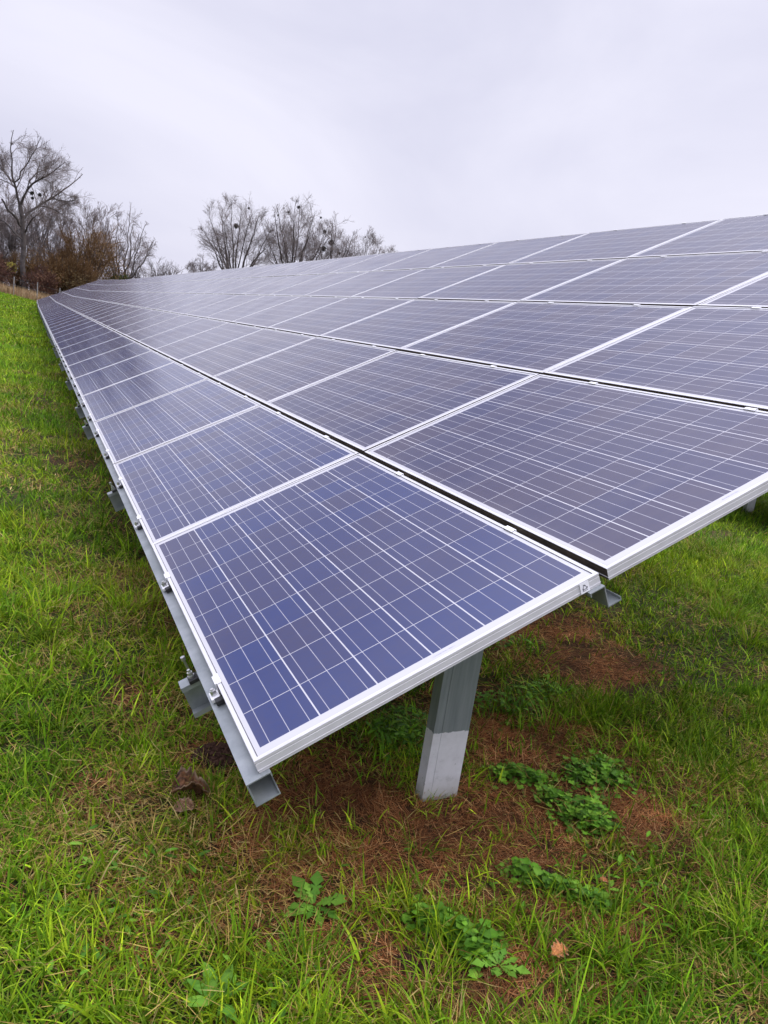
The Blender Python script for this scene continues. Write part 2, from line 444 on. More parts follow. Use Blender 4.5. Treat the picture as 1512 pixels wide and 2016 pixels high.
# ------------------------------------------------------------------ blades
def blade_mesh(name, x, y, h, wd, az, lean, curl, col, seg=4, zoff=0.0, tipcol=None):
    n = len(x)
    t = np.linspace(0, 1, seg + 1)
    z0 = ground_z(x, y) - 0.004 + zoff
    ang = lean[:, None] + curl[:, None] * t[None, :]
    dl = (h / seg)[:, None]
    sx_ = np.sin(ang); cz = np.cos(ang)
    rx = np.concatenate([np.zeros((n, 1)), np.cumsum((sx_[:, 1:] + sx_[:, :-1]) / 2 * dl, 1)], 1)
    rz = np.concatenate([np.zeros((n, 1)), np.cumsum((cz[:, 1:] + cz[:, :-1]) / 2 * dl, 1)], 1)
    rz = np.maximum(rz, 0.006)
    ca, sa = np.cos(az), np.sin(az)
    tw = az + math.pi / 2 + rng.normal(0, 0.5, n)
    cx_, cy_ = np.cos(tw), np.sin(tw)
    prof = np.minimum(1.0, (1 - t) ** 0.75 * 1.15) * (0.55 + 0.45 * np.minimum(1, t * 4))
    Pc = np.stack([x[:, None] + rx * ca[:, None], y[:, None] + rx * sa[:, None], z0[:, None] + rz], -1)
    off = np.stack([cx_[:, None] * prof * wd[:, None] / 2, cy_[:, None] * prof * wd[:, None] / 2, np.zeros((n, seg + 1))], -1)
    A = Pc[:, :seg] - off[:, :seg]; B = Pc[:, :seg] + off[:, :seg]; T = Pc[:, seg:seg + 1]
    V = np.concatenate([np.stack([A, B], 2).reshape(n, seg * 2, 3), T], 1)
    per = seg * 2 + 1
    base = (np.arange(n) * per)[:, None]
    q = np.concatenate([(base + np.array([2 * k, 2 * k + 1, 2 * k + 3, 2 * k + 2]))[:, None, :] for k in range(seg - 1)], 1).reshape(-1, 4) if seg > 1 else None
    tr = base + np.array([2 * (seg - 1), 2 * (seg - 1) + 1, 2 * seg])
    tt = np.concatenate([np.repeat(t[:seg], 2), [1.0]])
    if tipcol is None: cc = np.repeat(col[:, None, :], per, 1)
    else: cc = col[:, None, :] * (1 - tt[None, :, None] ** 2.2) + tipcol[:, None, :] * tt[None, :, None] ** 2.2
    return V.reshape(-1, 3), q, tr, cc.reshape(-1, 3)

def merge(parts):
    V, Q, T, Cc, off = [], [], [], [], 0
    for v, q, t, c in parts:
        V.append(v); Cc.append(c)
        if q is not None: Q.append(q + off)
        if t is not None: T.append(t + off)
        off += len(v)
    return np.concatenate(V), (np.concatenate(Q) if Q else None), (np.concatenate(T) if T else None), np.concatenate(Cc)

GREENS = np.array([1.12, 1.36, 0.40]) * np.array([(0.085, 0.145, 0.016), (0.125, 0.190, 0.020), (0.165, 0.225, 0.026), (0.065, 0.120, 0.020), (0.210, 0.250, 0.042), (0.100, 0.175, 0.030)])
STRAWS = 1.0 * np.array([(0.46, 0.34, 0.095), (0.37, 0.25, 0.070), (0.25, 0.14, 0.045), (0.50, 0.40, 0.15), (0.17, 0.085, 0.030)])
LITTERS = np.array([1.22, 1.04, .84]) * np.array([(0.17, 0.072, 0.030), (0.24, 0.115, 0.052), (0.11, 0.046, 0.020), (0.33, 0.20, 0.10), (0.20, 0.10, 0.05), (0.42, 0.29, 0.16)])

def scatter(xa, xb, ya, yb, n):
    return rng.uniform(xa, xb, n), rng.uniform(ya, yb, n)

def in_view(x, y, pad=0.55):
    """keeps what the photograph or a camera a step beside it could see"""
    dx, dy = x + 1.4634, y - 0.4926
    dep = dx * 0.874 - dy * 0.434 + 0.35
    lat = dx * -0.411 - dy * 0.900
    return (dep > 0.25) & (np.abs(lat) < dep * (0.52 + pad) + 0.5)

def under(x, y, a=0.25, b=4.3):
    return (x > 1.2) & (x < 68) & (y < -a) & (y > -b)

def build_grass():
    parts = []
    # --- clumped, near
    def zone(xa, xb, ya, yb, dens, hm, wm, seg, clump):
        n = int((xb - xa) * (yb - ya) * dens)
        ncl = max(1, n // clump)
        cx, cy = scatter(xa, xb, ya, yb, ncl)
        ch = np.exp(rng.normal(0, 0.34, ncl)) * (0.7 + 0.6 * noise2(cx, cy, 2.2, 35)); caz = rng.uniform(0, 2 * math.pi, ncl)
        cg = rng.integers(0, len(GREENS), ncl)
        idx = rng.integers(0, ncl, n)
        loose = rng.random(n) < 0.3
        sp = 0.017 + 0.035 * (xb > 5)
        x = np.where(loose, rng.uniform(xa, xb, n), cx[idx] + rng.normal(0, sp, n))
        y = np.where(loose, rng.uniform(ya, yb, n), cy[idx] + rng.normal(0, sp, n))
        bm = bare(x, y); dr = dry_map(x, y)
        lush = noise2(x, y, 1.1, 31)
        keep = in_view(x, y) & (rng.random(n) < np.clip(1.08 - 1.12 * bm, 0.055, 1) * np.clip(0.15 + 1.35 * noise2(x, y, 6.5, 33), .1, 1))
        keep &= ~(under(x, y) & (rng.random(n) < 0.6))
        x, y, idx, bm, dr, lush = x[keep], y[keep], idx[keep], bm[keep], dr[keep], lush[keep]
        n = len(x)
        straw = rng.random(n) < np.clip(0.06 + 0.50 * dr - .12 * sstep(-2.6, -3.4, y), 0.05, 0.6)
        h = hm * ch[idx] * rng.uniform(0.45, 1.25, n) * (0.7 + 0.6 * lush)
        wd = wm * rng.uniform(0.6, 1.35, n) * np.where(rng.random(n) < .1, 1.6, 1)
        outw = np.arctan2(y - cy[idx], x - cx[idx])
        az = np.where(rng.random(n) < 0.6, outw + rng.normal(0, 0.5, n), caz[idx] + rng.normal(0, 0.7, n))
        lean = np.abs(rng.normal(0.42, 0.28, n)); curl = np.abs(rng.normal(0.85, 0.5, n))
        lean[straw] += rng.uniform(0.1, 0.9, straw.sum()); curl[straw] *= 0.7
        h[straw] *= 0.85; wd[straw] *= 0.7
        g = GREENS[np.where(rng.random(n) < 0.6, cg[idx], rng.integers(0, len(GREENS), n))] * np.exp(rng.normal(-.05, .33, (n, 1)))
        g = g * (0.72 + 0.56 * noise2(x, y, 2.6, 41))[:, None] * (1 + np.array([.25, .06, .0]) * (noise2(x, y, 1.1, 42) - .4)[:, None] * 2)
        s_ = STRAWS[rng.integers(0, len(STRAWS), n)] * rng.uniform(0.6, 1.1, (n, 1))
        col = np.where(straw[:, None], s_, g)
        tip = col.copy(); yel = rng.random(n) < 0.10
        tip[yel] = tip[yel] * 0.4 + np.array((0.32, 0.25, 0.09)) * 0.6
        parts.append(blade_mesh('g', x, y, h, wd, az, lean, curl, col, seg, 0, tip))
    zone(-0.75, 1.2, -4.2, 1.1, 19500, 0.074, 0.0058, 4, 18)
    zone(1.2, 4.2, -7.5, 1.6, 8200, 0.085, 0.0072, 4, 16)
    zone(-0.75, 1.2, -8.5, -4.2, 3000, 0.085, 0.0075, 3, 14)
    zone(1.2, 4.2, -11, -7.5, 2200, 0.095, 0.009, 3, 12)
    zone(4.2, 9, -14, 2.8, 2600, 0.095, 0.0085, 3, 12)
    zone(9, 22, -0.9, 3.8, 1700, 0.10, 0.013, 3, 10)
    zone(22, 45, -0.9, 6.5, 650, 0.11, 0.026, 2, 8)
    zone(45, 79, -1.5, 12, 240, 0.13, 0.05, 2, 6)
    zone(9, 22, -22, -4.6, 300, 0.12, 0.022, 2, 8)
    zone(22, 60, -30, -4.6, 60, 0.14, 0.05, 2, 6)
    # --- long, strap-leaved tussocks
    def tuft(x0, y0, n, hm, wm, spread, gi, straw=0.12):
        x = x0 + rng.normal(0, spread, n); y = y0 + rng.normal(0, spread, n)
        az = np.arctan2(y - y0, x - x0) + rng.normal(0, 0.5, n)
        h = hm * rng.uniform(0.45, 1.2, n); wd = wm * rng.uniform(0.6, 1.3, n)
        lean = np.abs(rng.normal(0.25, 0.2, n)); curl = np.abs(rng.normal(1.2, 0.45, n))
        col = GREENS[rng.choice(gi, n)] * rng.uniform(0.75, 1.25, (n, 1))
        s_ = rng.random(n) < straw
        col[s_] = STRAWS[rng.integers(0, 4, s_.sum())] * 0.8
        parts.append(blade_mesh('t', x, y, h, wd, az, lean, curl, col, 5))
    T = [(2.14, -4.22, 160, .22, .007, .07, [1, 2]), (1.75, -4.0, 120, .2, .007, .06, [1, 2, 4]), (2.6, -4.6, 120, .2, .007, .07, [2, 4]),
         (-.24, -1.58, 110, .20, .0055, .05, [1, 4, 2]), (-.05, -1.72, 90, .18, .0055, .05, [1, 5]), (.38, -.74, 26, .14, .005, .018, [3, 5]),
         (.02, -.22, 80, .15, .005, .06, [5, 3]), (.12, -.05, 60, .14, .005, .05, [5, 1]), (-.1, -.55, 60, .13, .005, .04, [1, 4]),
         (-.1, -.85, 50, .16, .0055, .04, [5, 2]), (-.22, -1.05, 60, .17, .0055, .05, [1, 2]), (.30, -1.20, 16, .13, .005, .03, [5, 3]),
         (1.1, -2.15, 70, .16, .005, .06, [1, 2]), (1.0, -1.75, 60, .16, .005, .07, [1, 5]), (1.25, -1.95, 60, .15, .005, .07, [3, 1]),
         (.9, -.30, 60, .13, .0055, .04, [5, 1]), (.80, -.14, 50, .12, .005, .04, [5, 3]), (.62, -.93, 30, .09, .004, .04, [4, 2]),
         (.60, -.86, 26, .09, .004, .03, [4, 2]), (.95, -2.5, 80, .16, .0055, .07, [1, 2]), (.5, -2.25, 60, .14, .005, .06, [3, 1])]
    for k in range(70):
        x0 = rng.uniform(-.3, 4.5); y0 = rng.choice([rng.uniform(.0, .8), rng.uniform(-5.5, -2.9)]) if x0 > .6 else rng.uniform(-1.9, .7)
        if bare([x0], [y0])[0] > .3: continue
        T.append((x0, y0, int(rng.uniform(14, 40)), rng.uniform(.10, .17), .0055, .04, [int(v) for v in rng.integers(0, 6, 2)]))
    for a in T: tuft(*a)
    V, Q, T3, Cc = merge(parts)
    o = link('grass', np_mesh('grass', V, Q, T3, Cc), M['grass'])
    tag(o, 'green meadow grass mixed with yellow straw around the solar array', 'grass', None, 'stuff')

def build_litter():
    parts = []
    def lay(xa, xb, ya, yb, dens, L, wd, pw, straw=0.0):
        n = int((xb - xa) * (yb - ya) * dens)
        x, y = scatter(xa, xb, ya, yb, n)
        b_ = bare(x, y)
        k = in_view(x, y) & (rng.random(n) < (np.clip(b_ ** pw * (.15 + 1.35 * noise2(x, y, 11, 55)), 0, 1) if not straw else np.clip(dry_map(x, y) * 1.5 + .15, 0, 1) * straw * (1 - b_)))
        x, y, b_ = x[k], y[k], b_[k]; n = len(x)
        h = L * rng.uniform(0.35, 1.4, n)
        lean = rng.uniform(1.15, 1.62, n); curl = rng.normal(0, 0.5, n)
        az = noise2(x, y, 3, 51) * 9 + rng.normal(0, 0.9, n)
        col = LITTERS[rng.choice(len(LITTERS), n, p=[.28, .24, .2, .11, .12, .05])] * rng.uniform(0.6, 1.25, (n, 1)) * (.65 + .95 * noise2(x, y, 6, 57))[:, None]
        if straw: col = STRAWS[rng.choice(5, n, p=[.3, .25, .2, .1, .15])] * rng.uniform(0.55, 1.1, (n, 1)); az = rng.uniform(0, 6.28, n)
        parts.append(blade_mesh('l', x, y, h, np.full(n, wd) * rng.uniform(.6, 1.4, n), az, lean, curl, col, 2, rng.uniform(0.0, 0.014 if not straw else 0.05, n)))
    lay(-0.4, 1.3, -2.3, 0.6, 26000, 0.05, 0.0022, 0.9)
    lay(1.3, 3.2, -3.3, 0.3, 13000, 0.055, 0.0028, 1.0)
    lay(3.2, 12, -4, 0.5, 900, 0.07, 0.006, 1.0)
    lay(-0.75, 1.3, -3.5, 1.1, 7500, 0.075, 0.0030, 1.0, .42)
    lay(1.3, 5.0, -6.5, 1.6, 2200, 0.09, 0.0045, 1.0, .6)
    lay(5.0, 16, -.6, 2.6, 700, 0.11, 0.010, 1.0, .7)
    V, Q, T3, Cc = merge(parts)
    o = link('dead_grass_litter', np_mesh('dead_grass_litter', V, Q, T3, Cc), M['litter'])
    tag(o, 'reddish brown and straw coloured dead grass lying on the bare soil and between the green blades', 'litter', None, 'stuff')

build_grass()
build_litter()

# ------------------------------------------------------------------ solar panels
def frame_mesh():
    # outer profile, going round: (inset from the outer edge, height); local z = 0 is the glass plane
    prof = [(0.011, 0.0), (0.0006, 0.0), (0.0, -0.0008), (0.0, -0.0070), (0.0012, -0.0080), (0.0012, -0.0100), (0.0003, -0.0110),
            (0.0003, -0.0270), (-0.0008, -0.0276), (-0.0008, -0.0292), (0.0006, -0.0300), (0.0006, -PT), (0.022, -PT), (0.022, -0.033), (0.003, -0.033), (0.003, -0.006), (0.011, -0.006)]
    bm = bmesh.new()
    rings = []
    hx, hy = PL / 2, PW / 2
    for u, z in prof:
        rings.append([bm.verts.new((sx * (hx - u), sy * (hy - u), z)) for sx, sy in ((-1, -1), (1, -1), (1, 1), (-1, 1))])
    n = len(rings)
    for i in range(n):
        A, B = rings[i], rings[(i + 1) % n]
        for k in range(4):
            bm.faces.new((A[k], A[(k + 1) % 4], B[(k + 1) % 4], B[k]))
    bmesh.ops.recalc_face_normals(bm, faces=bm.faces)
    # mitre seams: hairline grooves at the corners
    me = bpy.data.meshes.new('frame'); bm.to_mesh(me); bm.free()
    return me
FR = frame_mesh(); FR.materials.append(M['frame'])
M['dirt_gap_shade'] = mat_solid('dirty_gap_shaded_frame_side', [(0.3, (0.030, 0.022, 0.014)), (0.7, (0.085, 0.062, 0.042))], 25, 0.8)  # brown dirt colour that also paints in the shade between neighbouring frames
FR.materials.append(M['dirt_gap_shade'])
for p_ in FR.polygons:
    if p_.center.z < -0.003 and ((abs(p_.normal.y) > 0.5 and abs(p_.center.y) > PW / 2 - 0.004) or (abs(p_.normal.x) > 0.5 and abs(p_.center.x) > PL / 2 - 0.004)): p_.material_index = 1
FE = FR.copy()          # the panels at the near end show one side without dirt and painted gap shade
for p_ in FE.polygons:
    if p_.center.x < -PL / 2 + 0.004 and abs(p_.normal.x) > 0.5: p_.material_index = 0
def glass_mesh(mat, nm):
    hx, hy, z = PL / 2 - 0.0115, PW / 2 - 0.0115, -0.0022
    me = np_mesh(nm, [(-hx, -hy, z), (hx, -hy, z), (hx, hy, z), (-hx, hy, z)], [(0, 1, 2, 3)])
    me.materials.append(mat); return me
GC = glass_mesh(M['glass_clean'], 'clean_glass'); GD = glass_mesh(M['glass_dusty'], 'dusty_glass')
def back_mesh():
    b_ = MB().box((0, 0, -0.0055), (PL - 0.028, PW - 0.028, 0.003)).box((0.0, -0.38, -0.017), (0.12, 0.10, 0.019), None, 0.003)
    return b_.mesh('back_sheet')
BK = back_mesh(); BK.materials.append(M['sticker'])
def clip_mesh():
    b_ = MB().box((0, 0.000, 0.0022), (0.046, 0.012, 0.003), None, 0.0008)          # tongue on the frame
    b_.box((0, -0.0105, -0.014), (0.050, 0.004, 0.033), None, 0.0008)                # bent-down web
    return b_.mesh('clamp')
CL = clip_mesh(); CL.materials.append(M['clip'])
def endclamp_mesh():
    b_ = MB().box((0, -0.002, 0.0022), (0.050, 0.014, 0.003), None, 0.0008)
    b_.box((0, 0.0075, -0.016), (0.045, 0.004, 0.038), None, 0.0008)
    b_.box((-0.03, 0.022, -0.027), (0.040, 0.026, 0.012), None, 0.002)
    return b_.mesh('end_clamp')
EC = endclamp_mesh(); EC.materials.append(M['clip'])
BT = MB().tube([(-0.03, 0.022, -0.021), (-0.03, 0.022, -0.006)], 0.0085, 6).tube([(-0.03, 0.022, -0.006), (-0.03, 0.022, -0.001)], 0.005, 10).mesh('bolt'); BT.materials.append(M['steel'])
RB = MB().box((-0.062, 0.014, -0.026), (0.022, 0.026, 0.014), None, 0.002).mesh('rubber_pad'); RB.materials.append(M['rubber'])

ORD = ['first', 'second', 'third', 'fourth', 'fifth', 'sixth', 'seventh', 'eighth', 'ninth', 'tenth', 'eleventh', 'twelfth', 'thirteenth',
       'fourteenth', 'fifteenth', 'sixteenth', 'seventeenth', 'eighteenth', 'nineteenth', 'twentieth']
def ordinal(n):
    if n <= 20: return ORD[n - 1]
    tens = {2: 'twenty', 3: 'thirty', 4: 'forty'}[n // 10]
    if n % 10 == 0: return {3: 'thirtieth', 4: 'fortieth'}[n // 10]
    return tens + '-' + ORD[n % 10 - 1]
ROWS = ['lowest', 'second-lowest', 'middle', 'second-highest', 'top']

def make_panel(c, r):
    x = c * PX + PL / 2 + rng.normal(0, 0.0008); y = r * PY + 0.5 + rng.normal(0, 0.0008)
    loc = P(x, y)
    slope = math.atan(0.2 / 19.0) if x > BEND else 0.0
    o = empty('solar_panel', loc)
    o.rotation_euler = (-TH + math.radians(rng.normal(0, 0.10)), -slope + math.radians(rng.normal(0, 0.06)), 0)
    clean = r == 0 and c < 29
    lab = 'white framed %s solar panel, %s along the %s row from the near end' % ('blue' if clean else 'dusty grey-blue', ordinal(c + 1), ROWS[r])
    tag(o, lab, 'solar panel', 'solar panels of the long array')
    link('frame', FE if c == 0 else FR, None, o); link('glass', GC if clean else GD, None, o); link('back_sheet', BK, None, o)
    if c < 14:
        for dx in (-0.4185, 0.4245):
            k = link('clamp', CL, None, o); k.location = (dx + rng.normal(0, 0.012), -PW / 2 + 0.007, 0)
            if r == 0:
                k = link('end_clamp', EC, None, o); k.location = (dx + rng.normal(0, 0.01), PW / 2 - 0.004, 0)
                if c < 9:
                    for nm, me_ in (('bolt', BT), ('rubber_pad', RB)): link(nm, me_, None, k)
    return o
first = None
for r in range(NROW):
    for c in range(NCOL):
        p_ = make_panel(c, r)
        if r == 0 and c == 0: first = p_
        if c == 0:
            # faded print on the near end of the frame, too worn to read
            b_ = MB(); yy = 0.006 if r == 0 else 0.055
            rr = random.Random(5 + r); q = yy
            while q > yy - 0.066:
                wdt = rr.uniform(0.0012, 0.0026); hgt = rr.choice([0.0022, 0.0030, 0.0022, 0.0036])
                if rr.random() > 0.12: b_.box((-PL / 2 + 0.0245 + hgt / 2, q, -0.0018), (hgt, wdt * 0.62, 0.0003))
                q -= wdt
            if r < 2: link('faded_print', b_.mesh('faded_print'), M['ink_pale'], p_)

# recycling sticker on the end face of the first panel
sx0 = -PL / 2
b_ = MB().box((sx0 - 0.0012, -0.4465, -0.0185), (0.0006, 0.029, 0.0315))
stk = link('sticker', b_.mesh('sticker'), M['sticker'], first)
def stroke(b_, p0, p1, wd):
    (y0, z0), (y1, z1) = p0, p1
    L = math.hypot(y1 - y0, z1 - z0); a = math.atan2(z1 - z0, y1 - y0)
    Mx = Matrix.Translation((sx0 - 0.0017, -0.4465 + (y0 + y1) / 2, -0.0175 + (z0 + z1) / 2)) @ Matrix.Rotation(a, 4, 'X')
    b_.box((0, 0, 0), (0.0004, L, wd), Mx)
b_ = MB()
tri = [(0.0, 0.0085), (-0.0085, -0.0060), (0.0085, -0.0060)]
for i in range(3):
    (ay, az_), (by, bz) = tri[i], tri[(i + 1) % 3]
    l = lambda f: (ay + (by - ay) * f, az_ + (bz - az_) * f)
    stroke(b_, l(0.12), l(0.74), 0.0016)
    cy_, cz_ = l(0.80)
    ux, uz = (by - ay), (bz - az_); nn = math.hypot(ux, uz); ux /= nn; uz /= nn
    stroke(b_, (cy_ - ux * .001 - uz * .0026, cz_ - uz * .001 + ux * .0026), (cy_ + ux * .0022, cz_ + uz * .0022), 0.0016)
    stroke(b_, (cy_ - ux * .001 + uz * .0026, cz_ - uz * .001 - ux * .0026), (cy_ + ux * .0022, cz_ + uz * .0022), 0.0015)
for k in range(6): stroke(b_, (-0.0085 + k * 0.003, -0.0105), (-0.0068 + k * 0.003, -0.0105), 0.0016 if k % 2 else 0.0022)
link('recycling_symbol', b_.mesh('recycling_symbol'), M['ink'], stk)

# ------------------------------------------------------------------ mounting racks
ROTX = Matrix.Rotation(-TH, 4, 'X')
def rack(name_label, x0, x1, rafters, oy=0.0, group='mounting racks of the long array', rows=6, oz=0.0):
    xc = rafters[0]
    base = Vector((xc, oy, 0))
    o = empty('mounting_rack', base)
    tag(o, name_label, 'mounting rack', group)
    # local frame of the rack: x along the row, y up the slope (reversed world), via P()
    def frame_at(x, y, dd, along):
        """matrix whose local x is 'row' or 'slope', y and z span the cross section"""
        p_ = P(x, y, dd) + Vector((0, oy, oz)) - base
        ex, up, nz = Vector((1, 0, 0)), Vector((0, -C, Sn)), Vector((0, Sn, C))
        if along == 'row': a_, b_, c_ = ex, up, nz
        else: a_, b_, c_ = up, ex, nz
        return Matrix(((a_.x, b_.x, c_.x, p_.x), (a_.y, b_.y, c_.y, p_.y), (a_.z, b_.z, c_.z, p_.z), (0, 0, 0, 1)))
    t_ = 0.003
    def cprof(wd, ht, lip):   # open C: web at u=0, flanges towards +u, v from 0 down to -ht
        return [(0, 0), (wd, 0), (wd, -lip), (wd - t_, -lip), (wd - t_, -t_), (t_, -t_), (t_, -ht + t_), (wd - t_, -ht + t_), (wd - t_, -ht + lip), (wd, -ht + lip), (wd, -ht), (0, -ht)]
    for k in range(rows):
        y = (-0.036 if k == 0 else k * PY - 0.024)
        pr = cprof(0.062, 0.068, 0.012) if k == 0 else [(-0.046, 0), (t_, 0), (t_, -0.068 + t_), (0.046 - t_, -0.068 + t_), (0.046 - t_, -0.056), (0.046, -0.056), (0.046, -0.068), (0, -0.068), (0, -t_), (-0.046 + t_, -t_), (-0.046 + t_, -0.012), (-0.046, -0.012)]
        b_ = MB().prism(pr, x0 - xc if False else 0, x1 - x0, frame_at(x0, y, PT + 0.001, 'row'))
        link('purlin', b_.mesh('purlin'), M['galv'], o)
    for xr in rafters:
        pr = [(-u, v) for u, v in cprof(0.05, 0.115, 0.016)]
        d0 = PT + 0.071
        b_ = MB().prism(pr, 0, (rows - 1) * PY + 0.15, frame_at(xr + 0.03, -0.10, d0, 'slope'))
        link('rafter', b_.mesh('rafter'), M['galv'], o)
        # hook clamps with bolts either side of the lowest purlin
        fm = frame_at(xr, -0.055, d0, 'row')
        b_ = MB().box((-0.004, 0.0, 0.006), (0.044, 0.030, 0.012), fm, 0.001)
        hc = link('hook_clamp', b_.mesh('hook_clamp'), M['rubber'], o)
        b_ = MB()
        cpt = [fm @ Vector((-0.004, -0.002, z)) for z in (0.012, 0.020)]
        b_.tube(cpt, 0.011, 10).tube([fm @ Vector((-0.004, -0.002, z)) for z in (0.020, 0.031)], 0.009, 6).tube([fm @ Vector((-0.004, -0.002, z)) for z in (0.031, 0.040)], 0.005, 8)
        b_.tube([fm @ Vector((0.10, -0.004, z)) for z in (-0.01, 0.03)], 0.004, 8).tube([fm @ Vector((0.10, -0.004, z)) for z in (0.022, 0.034)], 0.008, 6)
        link('bolt', b_.mesh('bolt'), M['steel'], hc)
        # posts: C profile with a rib in the web, web facing the near end
        for (yp, nm) in ((-0.95, 'front_post'), (-3.62, 'rear_post')):
            yw = yp + oy
            gz = float(ground_z(xr, yw)) - 0.25
            top = (P(xr, -yp / C, d0 + 0.115).z) - 0.03 + oz
            wd, dp, q = 0.15, 0.055, 0.004
            x_ = xr - 0.03
            pr = [(-wd / 2, 0), (0.040, 0), (0.0415, 0.0016), (0.043, 0), (wd / 2, 0), (wd / 2, dp), (wd / 2 - 0.02, dp), (wd / 2 - 0.02, dp - q), (wd / 2 - q, dp - q), (wd / 2 - q, q), (-wd / 2 + q, q), (-wd / 2 + q, dp - q), (-wd / 2 + 0.02, dp - q), (-wd / 2 + 0.02, dp), (-wd / 2, dp)]
            # local: sweep axis = z, u -> world y, v -> world x
            Mz = Matrix(((0, 0, 1, 0), (0, 1, 0, 0), (1, 0, 0, 0), (0, 0, 0, 1)))
            b_ = MB().prism(pr, gz + 0.0, top, Mz)
            po = link(nm, b_.mesh(nm), M['post'], o); po.location = Vector((x_, yw, 0)) - base
        # diagonal brace from the front post's head to the rafter
        a_ = Vector((xr + 0.035, -3.58 + oy, 0.62)); e_ = P(xr + 0.035, 2.35, d0 + 0.10) + Vector((0, oy, oz))
        b_ = MB().tube([a_ - base, e_ - base], 0.022, 6)
        link('brace', b_.mesh('brace'), M['galv'], o)
    return o
RK = [(-0.012, 6.70, (0.66, 3.12, 5.58)), (6.72, 15.0, (6.80, 9.25, 11.9, 14.5)), (15.02, 21.9, (15.6, 18.2, 20.9)), (21.92, 29.2, (22.6, 25.5, 28.2)),
      (29.22, 36.4, (29.9, 33.1, 35.8)), (36.42, 43.4, (37.1, 39.9, 42.6)), (43.42, BEND, (44.0, 46.8)), (BEND + 0.02, 57.5, (49.0, 52.2, 55.4)), (57.52, 66.6, (58.2, 61.5, 64.8))]
for i, (a_, e_, rf) in enumerate(RK):
    extra = 'galvanised rack at the near end, standing on the post with the whitened foot' if i == 0 else 'galvanised steel mounting rack, %s from the near end, under the %s' % (ordinal(i + 1), 'blue lowest row' if i < 6 else 'grey far panels')
    rack(extra, a_, e_, rf)
rack('shaded galvanised mounting rack of the next array behind, across the grass', 2.4, 9.2, (3.0, 5.73, 8.4), -7.82, 'mounting racks of the next array')
for c in range(4):
    for r in range(NROW):
        o = empty('solar_panel', P(2.45 + c * PX + PL / 2, r * PY + PW / 2) + Vector((0, -7.82, 0)), (-TH, 0, 0))
        tag(o, 'white framed solar panel of the next array behind the long one', 'solar panel', 'solar panels of the next array')
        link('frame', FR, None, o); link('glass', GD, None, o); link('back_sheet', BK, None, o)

# ------------------------------------------------------------------ trees
def interp(Pt, t):
    """Pt (B,K,3), t (B,n) -> points and tangents (B,n,3)"""
    K = Pt.shape[1]; f = t * (K - 1); i = np.clip(np.floor(f).astype(int), 0, K - 2); u = (f - i)[..., None]
    b_ = np.arange(len(Pt))[:, None]
    A, B = Pt[b_, i], Pt[b_, i + 1]
    T = B - A
    return A + T * u, T / (np.linalg.norm(T, axis=-1, keepdims=True) + 1e-9)

def grow(g, Pt, R, n, ang, lmin, lmax, rr, up, K, t0=0.25, wob=0.16, t1=1.0, lenref=None):
    B = len(Pt)
    t = np.sort(g.uniform(t0, t1, (B, n)), 1)
    S0, T = interp(Pt, t)
    plen = np.linalg.norm(np.diff(Pt, axis=1), axis=-1).sum(1) if lenref is None else np.full(B, lenref)
    rnd = g.normal(size=(B, n, 3))
    side = np.cross(T, rnd); side /= np.linalg.norm(side, axis=-1, keepdims=True) + 1e-9
    a = (ang * g.uniform(0.6, 1.35, (B, n)))[..., None]
    D = T * np.cos(a) + side * np.sin(a)
    L = (plen[:, None] * g.uniform(lmin, lmax, (B, n)) * (1.15 - 0.55 * t))[..., None]
    D = D.reshape(-1, 3); L = L.reshape(-1, 1); S0 = S0.reshape(-1, 3)
    pts = [S0]; cur = S0
    for k in range(1, K):
        D = D + g.normal(0, wob, D.shape) + np.array([0, 0, up]) ; D /= np.linalg.norm(D, axis=-1, keepdims=True)
        cur = cur + D * L / (K - 1); pts.append(cur)
    Pn = np.stack(pts, 1)
    Kp = R.shape[1]; f = t * (Kp - 1); i = np.clip(np.floor(f).astype(int), 0, Kp - 2); u = f - i
    b_ = np.arange(B)[:, None]
    r0 = (R[b_, i] * (1 - u) + R[b_, i + 1] * u) * rr
    Rn = r0.reshape(-1, 1) * np.linspace(1, 0.35, K)[None, :]
    return Pn, Rn

def clip_crown(g, Pt, c, r, lo=.86, hi=1.16):
    """shortens branches that would leave the rounded crown"""
    q0 = np.linalg.norm((Pt[:, 0] - c) / r, axis=1); q1 = np.linalg.norm((Pt[:, -1] - c) / r, axis=1)
    lim = g.uniform(lo, hi, len(Pt))
    f = np.where(q1 > lim, np.clip((lim - q0) / np.maximum(q1 - q0, 1e-4), .12, 1), 1)
    return Pt[:, :1] + (Pt - Pt[:, :1]) * f[:, None, None]

def tubes(Pt, R, sides):
    B, K, _ = Pt.shape
    T = np.gradient(Pt, axis=1); T /= np.linalg.norm(T, axis=-1, keepdims=True) + 1e-9
    ref = np.where(np.abs(T[..., 2:3]) > 0.85, np.array([1.0, 0, 0]), np.array([0, 0, 1.0]))
    u = np.cross(T, ref); u /= np.linalg.norm(u, axis=-1, keepdims=True) + 1e-9
    v = np.cross(T, u)
    an = np.arange(sides) * 2 * math.pi / sides
    V = Pt[:, :, None, :] + R[:, :, None, None] * (np.cos(an)[None, None, :, None] * u[:, :, None, :] + np.sin(an)[None, None, :, None] * v[:, :, None, :])
    base = (np.arange(B) * K * sides)[:, None, None] + (np.arange(K - 1) * sides)[None, :, None]
    k = np.arange(sides); k2 = (k + 1) % sides
    q = np.stack([base + k, base + k2, base + sides + k2, base + sides + k], -1).reshape(-1, 4)
    return V.reshape(-1, 3), q

def tmesh(name, sets):
    V, Q, off = [], [], 0
    for Pt, R, s_ in sets:
        v, q = tubes(Pt, R, s_); V.append(v); Q.append(q + off); off += len(v)
    return np_mesh(name, np.concatenate(V), np.concatenate(Q), None, None, True)

